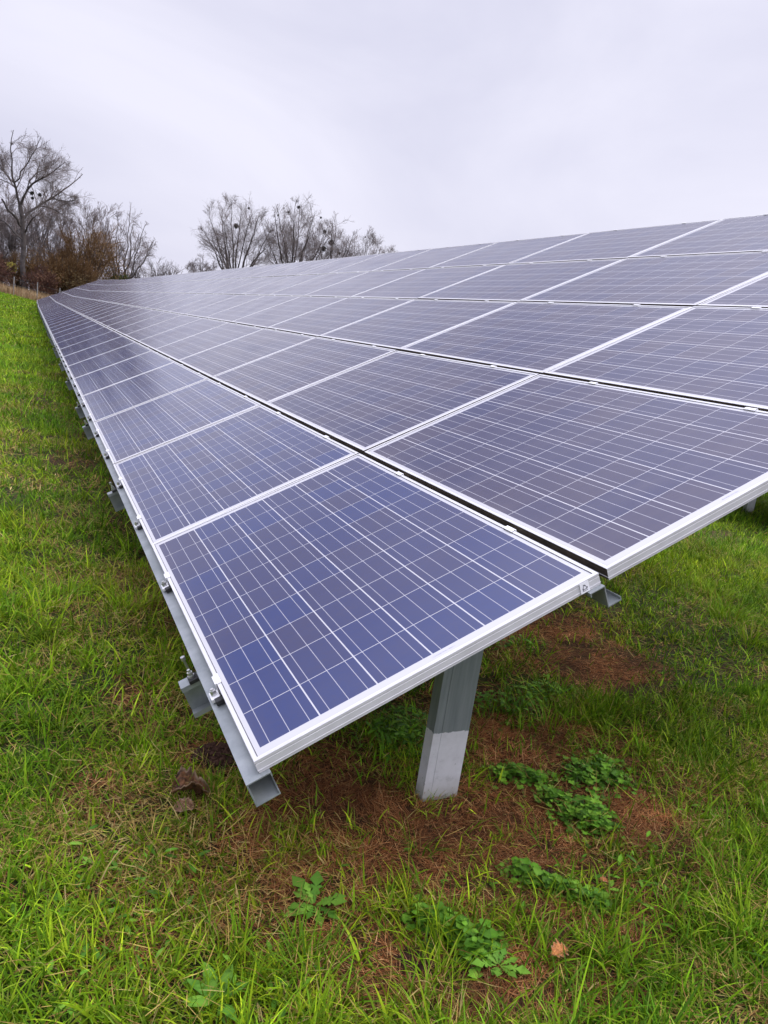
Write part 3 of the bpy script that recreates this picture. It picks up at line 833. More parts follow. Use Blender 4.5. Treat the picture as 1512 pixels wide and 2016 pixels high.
def resample(pts, K):
    pts = np.array(pts, float); d_ = np.concatenate([[0], np.cumsum(np.linalg.norm(np.diff(pts, axis=0), axis=1))])
    s_ = np.linspace(0, d_[-1], K)
    return np.stack([np.interp(s_, d_, pts[:, i]) for i in range(3)], -1)

def ball(g, c, r, n=240):
    """mistletoe: a round tangle of short forked twigs"""
    dirs = g.normal(size=(n, 3)); dirs /= np.linalg.norm(dirs, axis=1, keepdims=True)
    a = c + dirs * r * g.uniform(0.0, 0.35, (n, 1)); m = c + dirs * r * 0.65 + g.normal(0, r * 0.12, (n, 3)); e = c + dirs * r * g.uniform(0.8, 1.1, (n, 1)) + g.normal(0, r * 0.1, (n, 3))
    return np.stack([a, m, e], 1), np.tile(np.array([0.05, 0.045, 0.03]) * r, (n, 1))

def finish_tree(label, cat, base, trunk_sets, crown_sets, bark, twig, group, balls=(), name='tree', g=None):
    o = empty(name, base); tag(o, label, cat, group)
    sh = np.array(base)
    link('trunk', tmesh('trunk', [(p_ - sh, r_, s_) for p_, r_, s_ in trunk_sets]), bark, o)
    link('crown', tmesh('crown', [(p_ - sh, r_, s_) for p_, r_, s_ in crown_sets]), twig, o)
    for c, r in balls:
        bp, br = ball(g, np.array(c), r)
        link('mistletoe_clump', tmesh('mistletoe_clump', [(bp - sh, br, 3)]), M['mistletoe'], o)
    return o

def levels(g, Pt, R, spec, crown=None):
    sets = []
    for (n, ang, lmin, lmax, rr, up, K, t0, wob, sides, rmin) in spec:
        Pt, R = grow(g, Pt, R, n, ang, lmin, lmax, rr, up, K, t0, wob)
        if crown is not None: Pt = clip_crown(g, Pt, *crown)
        R = np.maximum(R, rmin)
        sets.append((Pt, R, sides))
    return sets

def tall_tree():
    g = np.random.default_rng(101); X0 = 84.5
    limbs = {
        'trunk': [(1.0, .55), (1.05, 1.9), (1.21, 3.38), (1.26, 4.87), (1.24, 6.35), (1.45, 8.12), (1.66, 9.31)],
        'r': [(1.42, 7.96), (0.96, 8.78), (-0.08, 9.66), (-0.6, 10.15), (-1.12, 10.77), (-1.86, 11.37), (-2.7, 12.16), (-3.43, 12.99), (-3.9, 13.66)],
        'l': [(1.66, 9.31), (1.85, 10.16), (2.1, 10.77), (2.29, 11.28), (2.44, 12.12), (2.42, 12.99), (2.6, 14.03), (2.53, 15.01), (2.42, 15.67)],
        'l2': [(2.29, 11.28), (2.73, 11.62), (3.16, 12.18), (3.5, 13.29), (3.73, 14.09)],
        'l3': [(2.22, 11.24), (1.91, 11.8), (1.66, 12.18), (1.21, 13.04), (0.62, 14.15), (0.04, 15.48)],
        'm': [(1.62, 9.43), (1.28, 10.27), (1.06, 10.98), (0.42, 11.56), (-0.51, 12.31), (-1.35, 12.94), (-2.08, 13.76)],
        'm2': [(1.06, 10.98), (0.86, 11.91), (0.45, 12.44), (-0.38, 13.06), (-1.1, 13.77), (-1.71, 14.62)],
        'll': [(1.32, 6.23), (1.85, 6.64), (2.72, 7.43), (3.35, 7.81), (3.99, 8.29)],
        'll2': [(1.4, 7.34), (2.11, 8.16), (2.75, 8.76), (3.19, 9.44)],
        'lr': [(1.21, 6.7), (0.87, 7.67), (0.2, 8.59), (-0.42, 9.27)],
        'lr2': [(-0.08, 9.66), (-1.05, 9.79), (-1.94, 9.57), (-2.62, 9.14)],
        'r3': [(-1.12, 10.77), (-1.56, 10.52), (-2.56, 10.49), (-3.21, 10.74)]}
    rad = {'trunk': (.29, .20), 'r': (.14, .03), 'l': (.13, .025), 'l2': (.09, .02), 'l3': (.08, .02), 'm': (.13, .025), 'm2': (.08, .02), 'll': (.13, .03), 'll2': (.13, .08), 'lr': (.09, .02), 'lr2': (.07, .02), 'r3': (.06, .02)}
    TS, K = [], 9
    dx = {'trunk': (0, 0), 'r': (0, 2.2), 'l': (0, -1.2), 'l2': (-.4, 1.6), 'l3': (-.4, -2.6), 'm': (0, -2.4), 'm2': (-.7, 1.5), 'll': (0, 1.6), 'll2': (0, -1.5), 'lr': (0, -2.2), 'lr2': (.8, 2.4), 'r3': (1.1, -.8)}
    Ps, Rs = [], []
    for k, pts in limbs.items():
        a = resample([(0, y, z) for y, z in pts], K); a[:, 0] = X0 + np.linspace(dx[k][0], dx[k][1], K)
        a[1:-1] += g.normal(0, .05, (K - 2, 3))
        Ps.append(a); Rs.append(np.linspace(rad[k][0], rad[k][1], K))
    Pt, R = np.array(Ps), np.array(Rs)
    TS = [(Pt, R, 7)]
    sel = [i for i, k in enumerate(limbs) if k not in ('trunk', 'll2')]
    sp = [(11, .78, .28, .5, .5, .05, 5, .22, .16, 4, .012), (9, .72, .4, .8, .55, .03, 4, .12, .16, 3, .009), (9, .7, .45, .95, .6, .02, 3, .12, .15, 3, .0058)]
    CS = levels(g, Pt[sel], R[sel], sp, (np.array([X0, .2, 9.4]), np.array([6.0, 5.7, 6.3])))
    # a few sprays on the upper trunk
    CS += levels(g, Pt[:1], R[:1] * .25, [(10, .8, .15, .3, .4, .08, 5, .55, .15, 3, .012), (6, .7, .4, .7, .5, .03, 3, .2, .15, 3, .0065)])
    finish_tree('tall bare tree with thick grey trunk and wide forked limbs behind the wire fence', 'tree', (X0, 1.0, .55), TS, CS, M['bark'], M['twig'], 'bare trees beyond the field',
                [((84.6, .66, 10.67), .22), ((84.8, -.02, 10.67), .20), ((84.4, .6, 10.2), .17)], g=g)

def fan_tree(label, seed, x, y, z0, h, wd, nst, spread, spec, bark, twig, group, balls=(), r0=.22, trunk_h=0.12, name='tree', cat='tree', up=.05):
    """several ascending limbs from a short bole"""
    g = np.random.default_rng(seed)
    K = 8
    base = np.array([x, y, z0])
    Ps, Rs = [], []
    bole = np.linspace(0, 1, K)[:, None] * np.array([0, 0, h * trunk_h]) + base + np.array([0, 0, -.3])
    Ps.append(bole); Rs.append(np.linspace(r0 * 1.5, r0 * 1.15, K))
    for i in range(nst):
        az = 2 * math.pi * (i + g.uniform(-.3, .3)) / nst + .7
        tilt = spread * math.sqrt((i * .618 + .15) % 1.0)
        d_ = np.array([math.cos(az) * math.sin(tilt), math.sin(az) * math.sin(tilt), math.cos(tilt)])
        L = h * g.uniform(.72, .93) * (1 - .18 * (tilt / max(spread, .01)) ** 2)
        p_ = base + np.array([0, 0, h * trunk_h * g.uniform(.3, .9)]); pts = [p_]
        for k in range(1, K):
            d_ = d_ + np.array([0, 0, up - .02]) + g.normal(0, .06, 3); d_ /= np.linalg.norm(d_)
            p_ = p_ + d_ * L / (K - 1) * (wd if False else 1); pts.append(p_)
        Ps.append(np.array(pts)); Rs.append(np.linspace(r0 * g.uniform(.55, .95), .02, K))
    Pt, R = np.array(Ps), np.array(Rs)
    CS = levels(g, Pt[1:], R[1:], spec)
    return finish_tree(label, cat, tuple(base), [(Pt, R, 6)], CS, bark, twig, group, balls, name, g)

def dome_tree(label, seed, base, c, r, nl, spec, bark, twig, group, balls=(), r0=.26, fork=.5):
    g = np.random.default_rng(seed); K = 9
    base = np.array(base, float); c = np.array(c, float); r = np.array(r, float)
    fp = base * (1 - fork) + np.array([c[0], c[1], c[2]]) * fork
    tr = resample([base - np.array([0, 0, .3]), (base + fp) / 2 + g.normal(0, .1, 3), fp], K)
    Ps, Rs = [tr], [np.linspace(r0 * 1.35, r0 * 1.1, K)]
    for i in range(nl):
        zz = 1 - 1.15 * ((i + .35) / nl); az = i * 2.39996 + g.uniform(-.3, .3)
        rad = math.sqrt(max(0, 1 - zz * zz))
        e = c + r * np.array([math.cos(az) * rad, math.sin(az) * rad, zz]) * g.uniform(.78, .94)
        st = tr[g.integers(5, K)]
        m = st + (e - st) * np.array([.50, .50, .40]) + g.normal(0, .25, 3) + np.array([0, 0, .04 * np.linalg.norm(e - st)])
        t = np.linspace(0, 1, K)[:, None]
        p_ = st * (1 - t) ** 2 + 2 * m * t * (1 - t) + e * t ** 2
        p_[1:-1] += g.normal(0, .10, (K - 2, 3))
        Ps.append(p_); Rs.append(np.linspace(r0 * g.uniform(.36, .64), .025, K))
    Pt, R = np.array(Ps), np.array(Rs)
    CS = levels(g, Pt[1:], R[1:], spec, (c, r))
    return finish_tree(label, 'tree', tuple(base), [(Pt, R, 6)], CS, bark, twig, group, balls, 'tree', g)

DP = [(10, .70, .20, .42, .42, .04, 5, .34, .13, 4, .018), (8, .66, .35, .7, .5, .04, 4, .2, .14, 3, .011), (8, .66, .45, 1.0, .6, .03, 3, .15, .15, 3, .0062)]
SP = [(9, .6, .22, .42, .42, .05, 5, .28, .15, 4, .018), (8, .6, .4, .7, .5, .05, 4, .12, .15, 3, .012), (7, .62, .4, .8, .6, .04, 3, .12, .15, 3, .0075)]
SPS = [(9, .6, .25, .45, .45, .06, 4, .2, .14, 3, .014), (8, .6, .35, .7, .5, .05, 3, .12, .15, 3, .011), (6, .6, .4, .7, .5, .05, 3, .12, .15, 3, .009)]
tall_tree()
GR = 'bare trees behind the array'
TD, TW, BK_ = M['twig_dark'], M['twig'], M['bark']
dome_tree('bare spreading tree with a big mistletoe ball, first of the row behind the array', 11, (118, -28.0, .6), (118, -27.5, 13.3), (6.7, 6.5, 7.0), 15, DP, BK_, TW, GR,
          [((118, -27.16, 15.24), .42), ((118, -28.81, 18.11), .2), ((118.2, -24.6, 12.8), .22)], .34)
dome_tree('bare fan-shaped tree dotted with small mistletoe, tallest behind the array', 12, (118.5, -37.0, .6), (118.5, -37.0, 14.5), (6.8, 6.6, 7.4), 17, DP, BK_, TW, GR,
          [((118, -33.4, 18.0), .17), ((118, -35.0, 18.75), .2), ((118, -36.52, 19.8), .26), ((118, -40.3, 19.0), .18), ((118, -34.22, 19.2), .12)], .32)
dome_tree('bare round tree with three large dark mistletoe balls behind the array', 13, (118.5, -43.3, .6), (118.5, -43.4, 13.2), (5.6, 5.4, 6.8), 14, DP, BK_, TW, GR,
          [((118, -41.2, 17.04), .34), ((118, -42.5, 15.6), .5), ((118, -41.35, 14.47), .45), ((118.3, -44.2, 14.3), .24)], .28)
dome_tree('slim bare tree with open crown standing between round tree and the last low crown', 14, (119, -49.3, .6), (119, -49.4, 13.5), (3.8, 3.6, 6.2), 11, DP, BK_, TW, GR, [((118.5, -48.4, 17.6), .14)], .22)
dome_tree('low bare crown just showing above the array top, last of the row', 15, (122, -55.0, .6), (122, -55.0, 12.5), (2.6, 2.5, 5.2), 10, DP, BK_, TW, GR, (), .18)
dome_tree('low bushy bare tree at the start of the row behind the array', 16, (117, -22.6, .6), (117, -22.6, 6.6), (2.9, 2.9, 3.6), 12, DP, BK_, TW, GR, (), .18)
GB = 'bare trees beyond the field'
dome_tree('wide bare tree with crooked open limbs beside the brown willow', 21, (93.5, -9.0, .7), (93.5, -9.2, 7.4), (4.0, 3.9, 5.0), 13, [(8, .75, .22, .42, .45, .05, 5, .25, .2, 4, .018), (7, .7, .35, .7, .5, .05, 4, .12, .2, 3, .012), (5, .7, .35, .7, .6, .05, 3, .15, .2, 3, .008)], BK_, TW, GB, (), .2, .3)
for i, (y, h, sd, lb) in enumerate([(4.4, 10.6, 31, 'slender bare grey tree at the outer edge of the thicket, beyond the tall tree'), (2.4, 11.5, 32, 'slender bare grey tree directly behind the tall tree trunk'),
                                     (0.4, 11.8, 33, 'slender bare grey tree with fine upright twigs between tall tree and willow'), (-1.8, 10.8, 34, 'slender bare grey tree close behind the brown bush'),
                                     (-5.8, 11.2, 35, 'pale bare tree rising behind the rust brown willow')]):
    fan_tree(lb, sd, 95 + (i % 2) * 3, y, .8, h, 1, 7, .34, SP[:2] + [(6, .5, .4, .7, .6, .05, 3, .15, .15, 3, .010)], M['bark'], M['twig'], GB, r0=.12)
SPB = [(9, .5, .3, .55, .5, .03, 4, .15, .16, 3, .014), (9, .5, .4, .7, .55, .02, 3, .15, .16, 3, .011)]
GS = 'shrubs along the field edge'
def shrub(label, seed, x, y, z0, h, nst, spread, twig, up=.02, sp=SPB, name='shrub'):
    return fan_tree(label, seed, x, y, z0, h, 1, nst, spread, sp, M['bark'], twig, GS, (), .06, .04, name, 'shrub', up + .05)
def dry_foliage(o, seed, n, rad, cz, cols, size):
    """withered leaves still hanging on a shrub, as a part of it"""
    g = np.random.default_rng(seed)
    nc = 60
    cc = g.normal(size=(nc, 3)); cc /= np.linalg.norm(cc, axis=1, keepdims=True); cc *= g.uniform(.2, 1, (nc, 1)) ** .5
    p_ = (cc[g.integers(0, nc, n)] + g.normal(0, .17, (n, 3))) * np.array(rad) + np.array((0, 0, cz))
    p_[:, 2] = np.maximum(p_[:, 2], .1)
    a = g.normal(size=(n, 3)) + np.array((0, 0, -.5)); a /= np.linalg.norm(a, axis=1, keepdims=True)
    b_ = np.cross(a, g.normal(size=(n, 3))); b_ /= np.linalg.norm(b_, axis=1, keepdims=True)
    s_ = size * g.uniform(.5, 1.3, (n, 1))
    V = np.stack([p_ - a * s_, p_ + b_ * s_ * .3, p_ + a * s_, p_ - b_ * s_ * .3], 1).reshape(-1, 3)
    col = np.repeat(np.array(cols)[g.integers(0, len(cols), n)] * g.uniform(.6, 1.3, (n, 1)), 4, 0)
    link('withered_leaves', np_mesh('withered_leaves', V, np.arange(n * 4).reshape(-1, 4), None, col), M['leaf'], o)

SHR = [('rust brown willow shrub, tallest of the brush beside the wide bare tree', 41, 88, -4.9, .6, 8.6, 26, .52, 'twig_brown', 9000, 'a'),
 ('rounded olive brown shrub in front of the rust brown willow', 42, 86.5, -3.0, .6, 5.8, 24, .62, 'twig_brown', 6000, 'b'),
 ('brown shrub at the end of the array, low and dense', 43, 84.5, -4.6, .6, 4.2, 24, .8, 'twig_brown', 5000, 'b'),
 ('reddish bramble thicket at the outer side of the tall tree trunk', 44, 83, 3.6, .9, 3.4, 22, .85, 'twig_red', 4000, 'c'),
 ('reddish bramble thicket between the tall tree trunk and the array', 45, 83.5, -.6, .8, 3.2, 22, .85, 'twig_red', 4000, 'c'),
 ('brown bush between the bramble and the willow', 46, 85.5, -1.6, .7, 5.0, 24, .7, 'twig_brown', 6000, 'a'),
 ('dark brush leaning at the outer field edge', 47, 86, 6.2, .9, 4.8, 22, .8, 'twig_red', 3000, 'b'),
 ('tangled brown brush right behind the foot of the tall tree', 52, 87.5, 1.6, .8, 4.6, 24, .8, 'twig_brown', 5000, 'b'),
 ('tangled grey brush behind the outer bramble thicket', 53, 89, 3.8, .8, 5.6, 24, .7, 'twig_dark', 0, 'b'),
 ('tangled grey brush between willow and bramble, set back', 54, 90, -1.5, .8, 6.4, 24, .7, 'twig_dark', 2500, 'a')]
DRY = {'a': [(.23, .135, .055), (.18, .10, .045), (.27, .18, .08)], 'b': [(.19, .14, .065), (.15, .11, .055), (.22, .17, .085)], 'c': [(.17, .085, .055), (.12, .055, .04), (.22, .13, .08)]}
for lb, sd, x, y, z0, h, nst, spr, tw, nl, pal in SHR:
    o = shrub(lb, sd, x, y, z0, h, nst, spr, M[tw])
    if nl: dry_foliage(o, sd + 200, int(nl * .6), (h * .36 * (.6 + spr), h * .36 * (.6 + spr), h * .40), h * .48, DRY[pal], .09)
shrub('dark purple brush under the wide bare tree', 48, 92, -8.0, .6, 5.2, 20, .8, M['twig_dark'])
shrub('dark low brush beyond the wide bare tree', 49, 94, -11.0, .6, 5.0, 18, .8, M['twig_dark'])
shrub('grey brush fading towards the gap in the trees', 50, 98, -14.5, .6, 6.6, 18, .55, M['twig_dark'])
shrub('thin grey brush at the gap in the trees', 51, 99, -16.6, .6, 5.8, 16, .55, M['twig'])

def leafy(label, seed, c, rad, n, cols, size, name='shrub', cat='shrub', group=GS):
    g = np.random.default_rng(seed)
    p_ = g.normal(size=(n, 3)); p_ /= np.linalg.norm(p_, axis=1, keepdims=True); p_ *= g.uniform(.25, 1, (n, 1)) ** .5 * np.array(rad)
    p_ *= (0.7 + 0.5 * noise2(p_[:, 0] * 3 + p_[:, 2], p_[:, 1] * 3, 1.3, seed))[:, None]
    a = g.normal(size=(n, 3)); a /= np.linalg.norm(a, axis=1, keepdims=True)
    b_ = np.cross(a, g.normal(size=(n, 3))); b_ /= np.linalg.norm(b_, axis=1, keepdims=True)
    s_ = size * g.uniform(.5, 1.3, (n, 1))
    V = np.stack([p_ - a * s_, p_ + b_ * s_ * .45, p_ + a * s_, p_ - b_ * s_ * .45], 1).reshape(-1, 3)
    q = np.arange(n * 4).reshape(-1, 4)
    col = np.repeat(np.array(cols)[g.integers(0, len(cols), n)] * g.uniform(.6, 1.3, (n, 1)), 4, 0)
    o = link(name, np_mesh(name, V, q, None, col), M['leaf']); o.location = c
    tag(o, label, cat, group)
leafy('dark evergreen bush at the foot of the wide bare tree', 61, (91, -8.6, 2.9), (1.5, 1.9, 1.8), 9000, [(.03, .045, .015), (.05, .07, .02), (.08, .10, .02)], .12)
leafy('small yellow leaved sapling foliage beside the tall tree trunk', 63, (84, 2.3, 3.4), (.5, .7, .5), 500, [(.30, .25, .04), (.22, .22, .05)], .11)

# hay-coloured reeds along the fence
def reeds():
    n = 9000
    x = rng.uniform(77.2, 81, n); y = rng.uniform(-6, 14, n)
    h = rng.uniform(.5, 1.15, n); col = np.array([(.42, .30, .16), (.34, .22, .11), (.50, .38, .22), (.26, .15, .08)])[rng.integers(0, 4, n)] * rng.uniform(.7, 1.1, (n, 1))
    v, q, t_, c = blade_mesh('r', x, y, h, np.full(n, .03), rng.uniform(0, 6.28, n), np.abs(rng.normal(.1, .12, n)), np.abs(rng.normal(.3, .25, n)), col, 2)
    tag(link('dry_reeds', np_mesh('dry_reeds', v, q, t_, c), M['litter']), 'strip of pale dry reeds along the fence at the field edge', 'reeds', None, 'stuff')
reeds()
fo = empty('wire_fence', (77.6, 0, 0)); tag(fo, 'wire fence on weathered grey posts in the dry reeds', 'fence')
fp = MB().tube([(0, 0, -.3), (0, 0, 1.75)], .045, 8).mesh('fence_post')
fy = [9.3, 5.6, 1.85, -.1, -2.0, -5.2, -8.5]
for y in fy:
    k = link('fence_post', fp, M['fence'], fo); k.location = (rng.normal(0, .05), y, float(ground_z(77.6, y)))
for hz in (.5, 1.0, 1.5):
    b_ = MB().tube([(0, y, float(ground_z(77.6, y)) + hz) for y in fy], .006, 4)
    link('wire', b_.mesh('wire'), M['fence'], fo)

# ------------------------------------------------------------------ weeds and leaves on the ground
def leaf_shape(kind):
    if kind == 'round':
        a = np.linspace(0, 2 * math.pi, 15)[:-1]
        r = .5 * (1 + .07 * np.cos(a * 7)); r[0] *= .55
        return np.stack([.5 - r * np.cos(a) * 1.0, r * np.sin(a)], 1)
    if kind == 'lobed':
        a = np.linspace(0, 2 * math.pi, 21)[:-1]
        r = .5 * (.62 + .38 * np.abs(np.cos(a * 2.5))) ; r[0] *= .5
        return np.stack([.5 - r * np.cos(a) * 1.1, r * np.sin(a)], 1)
    if kind == 'long':
        return np.array([(0, 0), (.2, .10), (.45, .17), (.7, .15), (.9, .07), (1, 0), (.9, -.07), (.7, -.15), (.45, -.17), (.2, -.10)])
    if kind == 'toothed':
        return np.array([(0, .02), (.25, .06), (.28, .15), (.42, .08), (.48, .2), (.6, .10), (.68, .22), (.8, .14), (1, 0), (.8, -.14), (.68, -.22), (.6, -.10), (.48, -.2), (.42, -.08), (.28, -.15), (.25, -.06), (0, -.02)])

def leaves(g, kind, pos_, size, az, tilt, col, cup=.18):
    sh = leaf_shape(kind); m = len(sh); n = len(pos_)
    cen = np.array([[.45, 0]])
    pts = np.concatenate([cen, sh]); r2 = (pts[:, 1] ** 2) * cup * 4 - .22 * pts[:, 0] ** 2
    L = np.stack([pts[:, 0], pts[:, 1], r2], 1)[None] * size[:, None, None]
    ct, st = np.cos(tilt)[:, None], np.sin(tilt)[:, None]
    x = L[..., 0] * ct - L[..., 2] * st; z = L[..., 0] * st + L[..., 2] * ct; y = L[..., 1]
    ca, sa = np.cos(az)[:, None], np.sin(az)[:, None]
    V = np.stack([x * ca - y * sa, x * sa + y * ca, z], -1) + pos_[:, None, :]
    k = np.arange(m); tr = np.stack([np.zeros(m, int), 1 + k, 1 + (k + 1) % m], 1)
    T = (np.arange(n)[:, None, None] * (m + 1) + tr[None]).reshape(-1, 3)
    c = np.repeat(col[:, None, :], m + 1, 1) * np.where(np.arange(m + 1) == 0, 1.25, 1.0)[None, :, None]
    return V.reshape(-1, 3), None, T, c.reshape(-1, 3)

WG = np.array([1.35, 1.5, .7]) * np.array([(.055, .125, .022), (.075, .165, .030), (.10, .20, .035), (.045, .10, .022), (.13, .23, .05)])
def weed(name, label, cat, chain, rad, n, kind, size, seed, hgt=.05, cols=WG, group='low weeds on the bare soil'):
    g = np.random.default_rng(seed)
    ch = np.array(chain, float); ii = g.integers(0, len(ch), n)
    jj = np.clip(ii + g.integers(0, 2, n), 0, len(ch) - 1); u = g.random((n, 1))
    c = ch[ii] * (1 - u) + ch[jj] * u
    pr = g.normal(0, rad / 1.7, (n, 2)) * np.where(g.random((n, 1)) < .18, 1.9, 1.0)
    xy = c + pr
    edge = np.exp(-(pr ** 2).sum(1) / (rad ** 2))
    z = ground_z(xy[:, 0], xy[:, 1]) + hgt * edge * g.uniform(.35, 1.1, n) + .006
    pos_ = np.concatenate([xy, z[:, None]], 1)
    sz = .86 * size * g.uniform(.4, 1.3, n)
    az = g.uniform(0, 6.28, n); tilt = g.normal(.12, .28, n)
    col = cols[g.integers(0, len(cols), n)] * g.uniform(.7, 1.2, (n, 1))
    off = pos_.copy(); off[:, 0] -= np.cos(az) * sz * .5; off[:, 1] -= np.sin(az) * sz * .5
    A = leaves(g, kind, off, sz, az, tilt, col)
    # stalks
    m = max(6, n // 2); k = g.choice(n, m)
    B = blade_mesh('s', xy[k, 0], xy[k, 1], np.full(m, hgt * 1.1), np.full(m, .003), g.uniform(0, 6.28, m), g.uniform(0, .6, m), g.uniform(0, .5, m), np.repeat(np.array([[.12, .19, .06]]), m, 0), 2)
    order = np.argsort(xy @ np.array([.6, .8])); q_ = xy[order]
    hub = q_.mean(0); rp_ = []
    mr = min(len(q_), 200); sel = np.linspace(0, len(q_) - 1, mr).astype(int)
    dv = q_[sel] - hub; ln = np.linalg.norm(dv, axis=1) + .01
    R_ = blade_mesh('r', np.full(mr, hub[0]), np.full(mr, hub[1]), ln, np.full(mr, .003), np.arctan2(dv[:, 1], dv[:, 0]), np.full(mr, 1.5), np.zeros(mr), np.repeat(np.array([[.13, .12, .05]]), mr, 0), 3)
    V, Q, T, Cc = merge([A, B] if kind == 'long' else [A, B, R_])
    bs = np.array([ch[:, 0].mean(), ch[:, 1].mean(), 0]); V = V - bs
    o = link(name, np_mesh(name, V, Q, T, Cc), M['leaf']); o.location = bs
    tag(o, label, cat, group); return o
weed('buttercup_patch', 'bright green patch of lobed weed leaves farthest from the post', 'weed', [(.66, -1.62), (.62, -1.72), (.68, -1.78), (.55, -1.74), (.60, -1.62)], .085, 420, 'lobed', .034, 1)
weed('buttercup_patch', 'small green patch of lobed weed leaves just beside the post foot', 'weed', [(.72, -1.26), (.70, -1.34), (.64, -1.40)], .055, 200, 'lobed', .031, 2, .04)
weed('buttercup_patch', 'long green patch of lobed weed leaves on brown litter, middle of three', 'weed', [(.50, -1.38), (.44, -1.42), (.38, -1.42), (.34, -1.47), (.43, -1.50)], .07, 420, 'lobed', .034, 3)
weed('ground_ivy', 'creeping band of round scalloped leaves with the dark soil spot beside it', 'weed', [(.21, -1.02), (.17, -1.06), (.12, -1.09), (.08, -1.13), (.02, -1.18)], .04, 280, 'round', .030, 4, .05)
weed('ground_ivy', 'creeping band of round scalloped leaves nearest the bottom of the picture', 'weed', [(.10, -.60), (.07, -.65), (.02, -.68), (-.04, -.69), (-.07, -.67), (-.03, -.73)], .045, 330, 'round', .032, 5, .06)
weed('yarrow', 'feathery dark green weeds in the shade under the first panel', 'weed', [(1.02, -.90), (1.08, -1.0), (.98, -1.02), (1.15, -1.08)], .11, 330, 'toothed', .05, 6, .08)
weed('yarrow', 'feathery green weeds between grass and litter behind the post', 'weed', [(1.22, -1.55), (1.15, -1.65), (1.25, -1.80), (1.30, -1.95)], .12, 340, 'toothed', .05, 7, .07)
weed('nettle_seedling', 'sparse seedlings dotted along the shade edge under the second panel', 'weed', [(2.2, -1.9), (2.0, -2.0), (1.9, -2.2)], .12, 220, 'toothed', .05, 8, .06)
o = weed('ground_cover_weeds', 'small broad weed leaves growing among the foreground grass', 'weeds', [(.62, .30), (.45, .36), (.42, .18), (.30, .32), (.50, .05), (.05, -1.36), (.0, -1.33), (.10, -1.42), (.25, .1), (.15, .3), (.0, -.2), (.3, -2.0)], .16, 260, 'long', .045, 10, .035)
o['kind'] = 'stuff'; del o['group']
def rosette(name, label, x, y, n, kind, size, seed, cols):
    g = np.random.default_rng(seed)
    az = np.linspace(0, 6.28, n, endpoint=False) + g.normal(0, .25, n); sz = size * g.uniform(.6, 1.15, n)
    pos_ = np.stack([x + np.cos(az) * .006, y + np.sin(az) * .006, np.full(n, float(ground_z(x, y)) + .02)], 1)
    A = leaves(g, kind, pos_, sz, az, g.uniform(.1, .7, n), cols[g.integers(0, len(cols), n)] * g.uniform(.8, 1.2, (n, 1)), .1)
    V, Q, T, Cc = A; V = V - np.array([x, y, 0])
    o = link(name, np_mesh(name, V, None, T, Cc), M['leaf']); o.location = (x, y, 0)
    tag(o, label, 'weed', 'rosette weeds in the grass')
BRI = np.array([.95, 1.1, .6]) * np.array([(.13, .24, .05), (.16, .28, .06), (.10, .21, .045)])
rosette('dandelion', 'dandelion rosette with toothed leaves on the brown litter', .23, -.31, 16, 'toothed', .095, 21, BRI)
rosette('dandelion', 'pale dandelion rosette by the lower edge, right of the ivy', -.12, -.72, 12, 'toothed', .075, 22, BRI)
rosette('plantain', 'broad smooth plantain leaves at the very bottom edge of the lawn', .0, .02, 8, 'long', .10, 23, BRI * .9)

def dead_leaf(label, x, y, size, cols, seed, curl, name='dead_leaf', lobes=0.0):
    g = np.random.default_rng(seed)
    nu, nv = 44, 34
    U, Vv = np.meshgrid(np.linspace(0, 1, nu), np.linspace(-1, 1, nv), indexing='ij')
    wid = np.sin(np.pi * U ** .8) ** .7 * .42 * (1 + lobes * np.sin(U * 26)) * (.82 + .36 * noise2(U * 14, np.sign(Vv) * 3, 1.3, seed + 8))
    X = U - .5; Y = Vv * wid
    Z = curl * (np.abs(Vv) ** 1.6 * wid * 1.5) + .10 * (noise2(U * 3, Vv * 1.5, 2.2, seed) - .5) * 2 * curl + .16 * (noise2(U * 8, Vv * 5, 1.6, seed + 1) - .5) + .10 * (noise2(U * 17, Vv * 9, 1.6, seed + 2) - .5) + .18 * curl * np.sin(U * 5 + Vv)
    Pp = np.stack([X, Y, Z * .62], -1).reshape(-1, 3) * size
    Pp[:, 2] -= Pp[:, 2].min() - .015
    i = np.arange(nu - 1)[:, None] * nv + np.arange(nv - 1)[None]
    q = np.stack([i, i + nv, i + nv + 1, i + 1], -1).reshape(-1, 4)
    f = noise2(U * 4, Vv * 3, 2.0, seed + 5).ravel()[:, None]; f2 = (noise2(U * 12, Vv * 8, 2.0, seed + 6).ravel()[:, None] - .5) * .6
    c = np.clip(cols[0] * (1 - f) + cols[1] * f, 0, 1) * (1 + f2)
    rim = np.clip((np.abs(Vv).ravel()[:, None] - .80) * 6 * noise2(U * 6, Vv * 2, 2.0, seed + 7).ravel()[:, None], 0, .8)
    c = c * (1 - rim) + np.array((.34, .24, .15)) * rim
    me = np_mesh(name, Pp, q, None, c, True)
    o = link(name, me, M['dead_leaf']); o.location = (x, y, float(ground_z(x, y)) + (.035 if name == 'oak_leaf' else 0)); o.rotation_euler = (g.normal(0, .15), g.normal(0, .15), g.uniform(0, 6))
    sd = o.modifiers.new('thickness', 'SOLIDIFY'); sd.thickness = .0015
    tag(o, label, 'dead leaf', 'dead leaves on the ground'); return o
B1 = (np.array((.030, .017, .011)), np.array((.19, .085, .035)))
a = dead_leaf('large crumpled dark brown dead leaf beside the soil clod', .80, -.055, .125, B1, 71, 1.0)
dead_leaf('curled tan dead leaf tucked under the large crumpled one', .735, -.025, .07, (np.array((.12, .065, .035)), np.array((.26, .15, .085))), 72, .6)
dead_leaf('small orange oak leaf in the foreground grass', -.15, -.895, .050, (np.array((.45, .17, .05)), np.array((.55, .25, .09))), 73, .35, 'oak_leaf', .3)
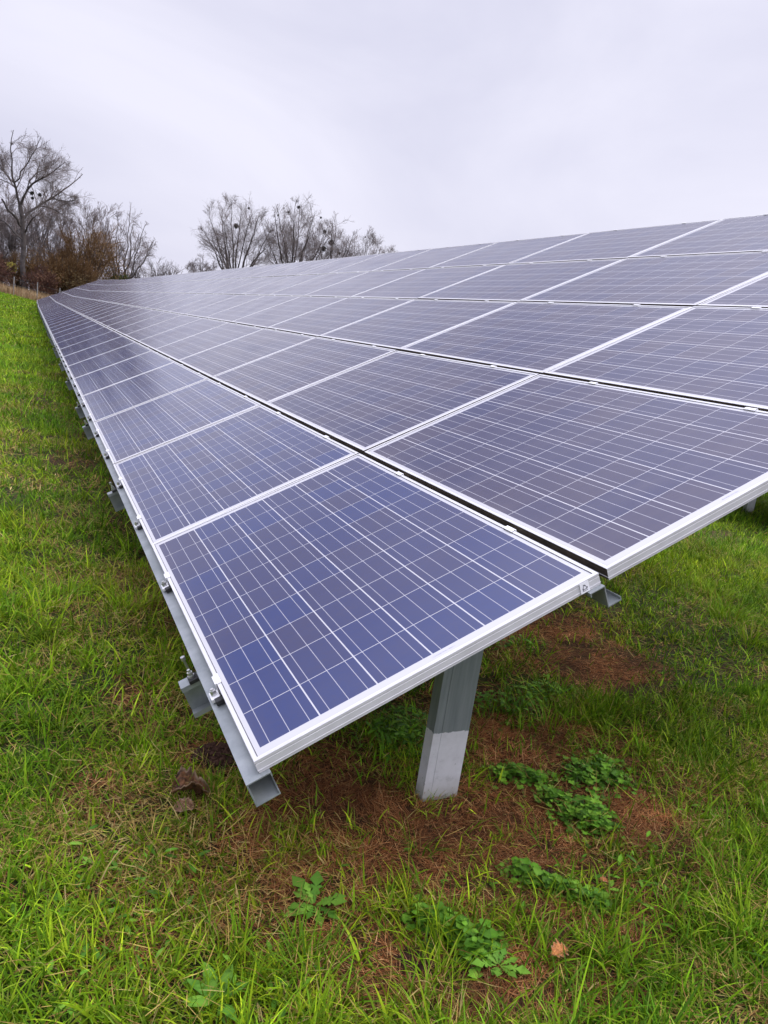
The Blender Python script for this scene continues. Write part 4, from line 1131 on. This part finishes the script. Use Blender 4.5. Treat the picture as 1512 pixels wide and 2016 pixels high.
dead_leaf('tiny orange leaf fragment by the ivy band', .06, -1.245, .028, (np.array((.35, .12, .04)), np.array((.45, .2, .07))), 74, .4, 'oak_leaf', .3)

def clod(label, x, y, r, h, seed, n=260):
    g = np.random.default_rng(seed)
    bm = bmesh.new(); bmesh.ops.create_icosphere(bm, subdivisions=4, radius=1)
    co = np.array([v.co[:] for v in bm.verts])
    dsp = 1 + .45 * (noise2(co[:, 0] * 2 + 5, co[:, 1] * 2 + co[:, 2] * 2, 1.6, seed) - .5) + .40 * (noise2(co[:, 0] * 6 + 5, co[:, 1] * 6 + co[:, 2] * 6, 1.8, seed + 1) - .5)
    for v, k in zip(bm.verts, dsp): v.co = Vector((v.co.x * r * k, v.co.y * r * k, v.co.z * h * k))
    for _ in range(n):
        a_ = g.uniform(0, 6.28); q = r * math.sqrt(g.uniform(.1, 1.3)); s_ = g.uniform(.004, .013)
        rt = bmesh.ops.create_icosphere(bm, subdivisions=1, radius=s_)
        zz = h * math.sqrt(max(0.02, 1 - (q / r) ** 2)) if q < r else .004
        for v in rt['verts']: v.co = v.co * g.uniform(.7, 1.2) + Vector((q * math.cos(a_), q * math.sin(a_), zz))
    me = bpy.data.meshes.new('soil_clod'); bm.to_mesh(me); bm.free()
    o = link('soil_clod', me, M['soil']); o.location = (x, y, float(ground_z(x, y)) - .005)
    tag(o, label, 'soil clod', 'clods of dark soil')
M['soil'] = mat_solid('dark_crumbly_soil', [(0.3, (0.020, 0.011, 0.008)), (0.7, (0.075, 0.040, 0.028))], 60, 0.95, 0, 0.8, 0.1)
clod('dark crumbly soil clod under the edge of the first panel', 1.01, -.19, .085, .05, 81)
clod('flat dark soil patch beside the creeping ivy band', .16, -1.13, .05, .018, 82, 120)
clod('dark soil crumbs left of the ivy at the bottom', -.02, -.52, .055, .02, 83, 140)
clod('small molehill of dark soil on the lawn beside the array', 8.1, .5, .14, .05, 84, 120)
clod('second molehill of dark soil, farther along the lawn', 14.8, .56, .13, .06, 85, 80)
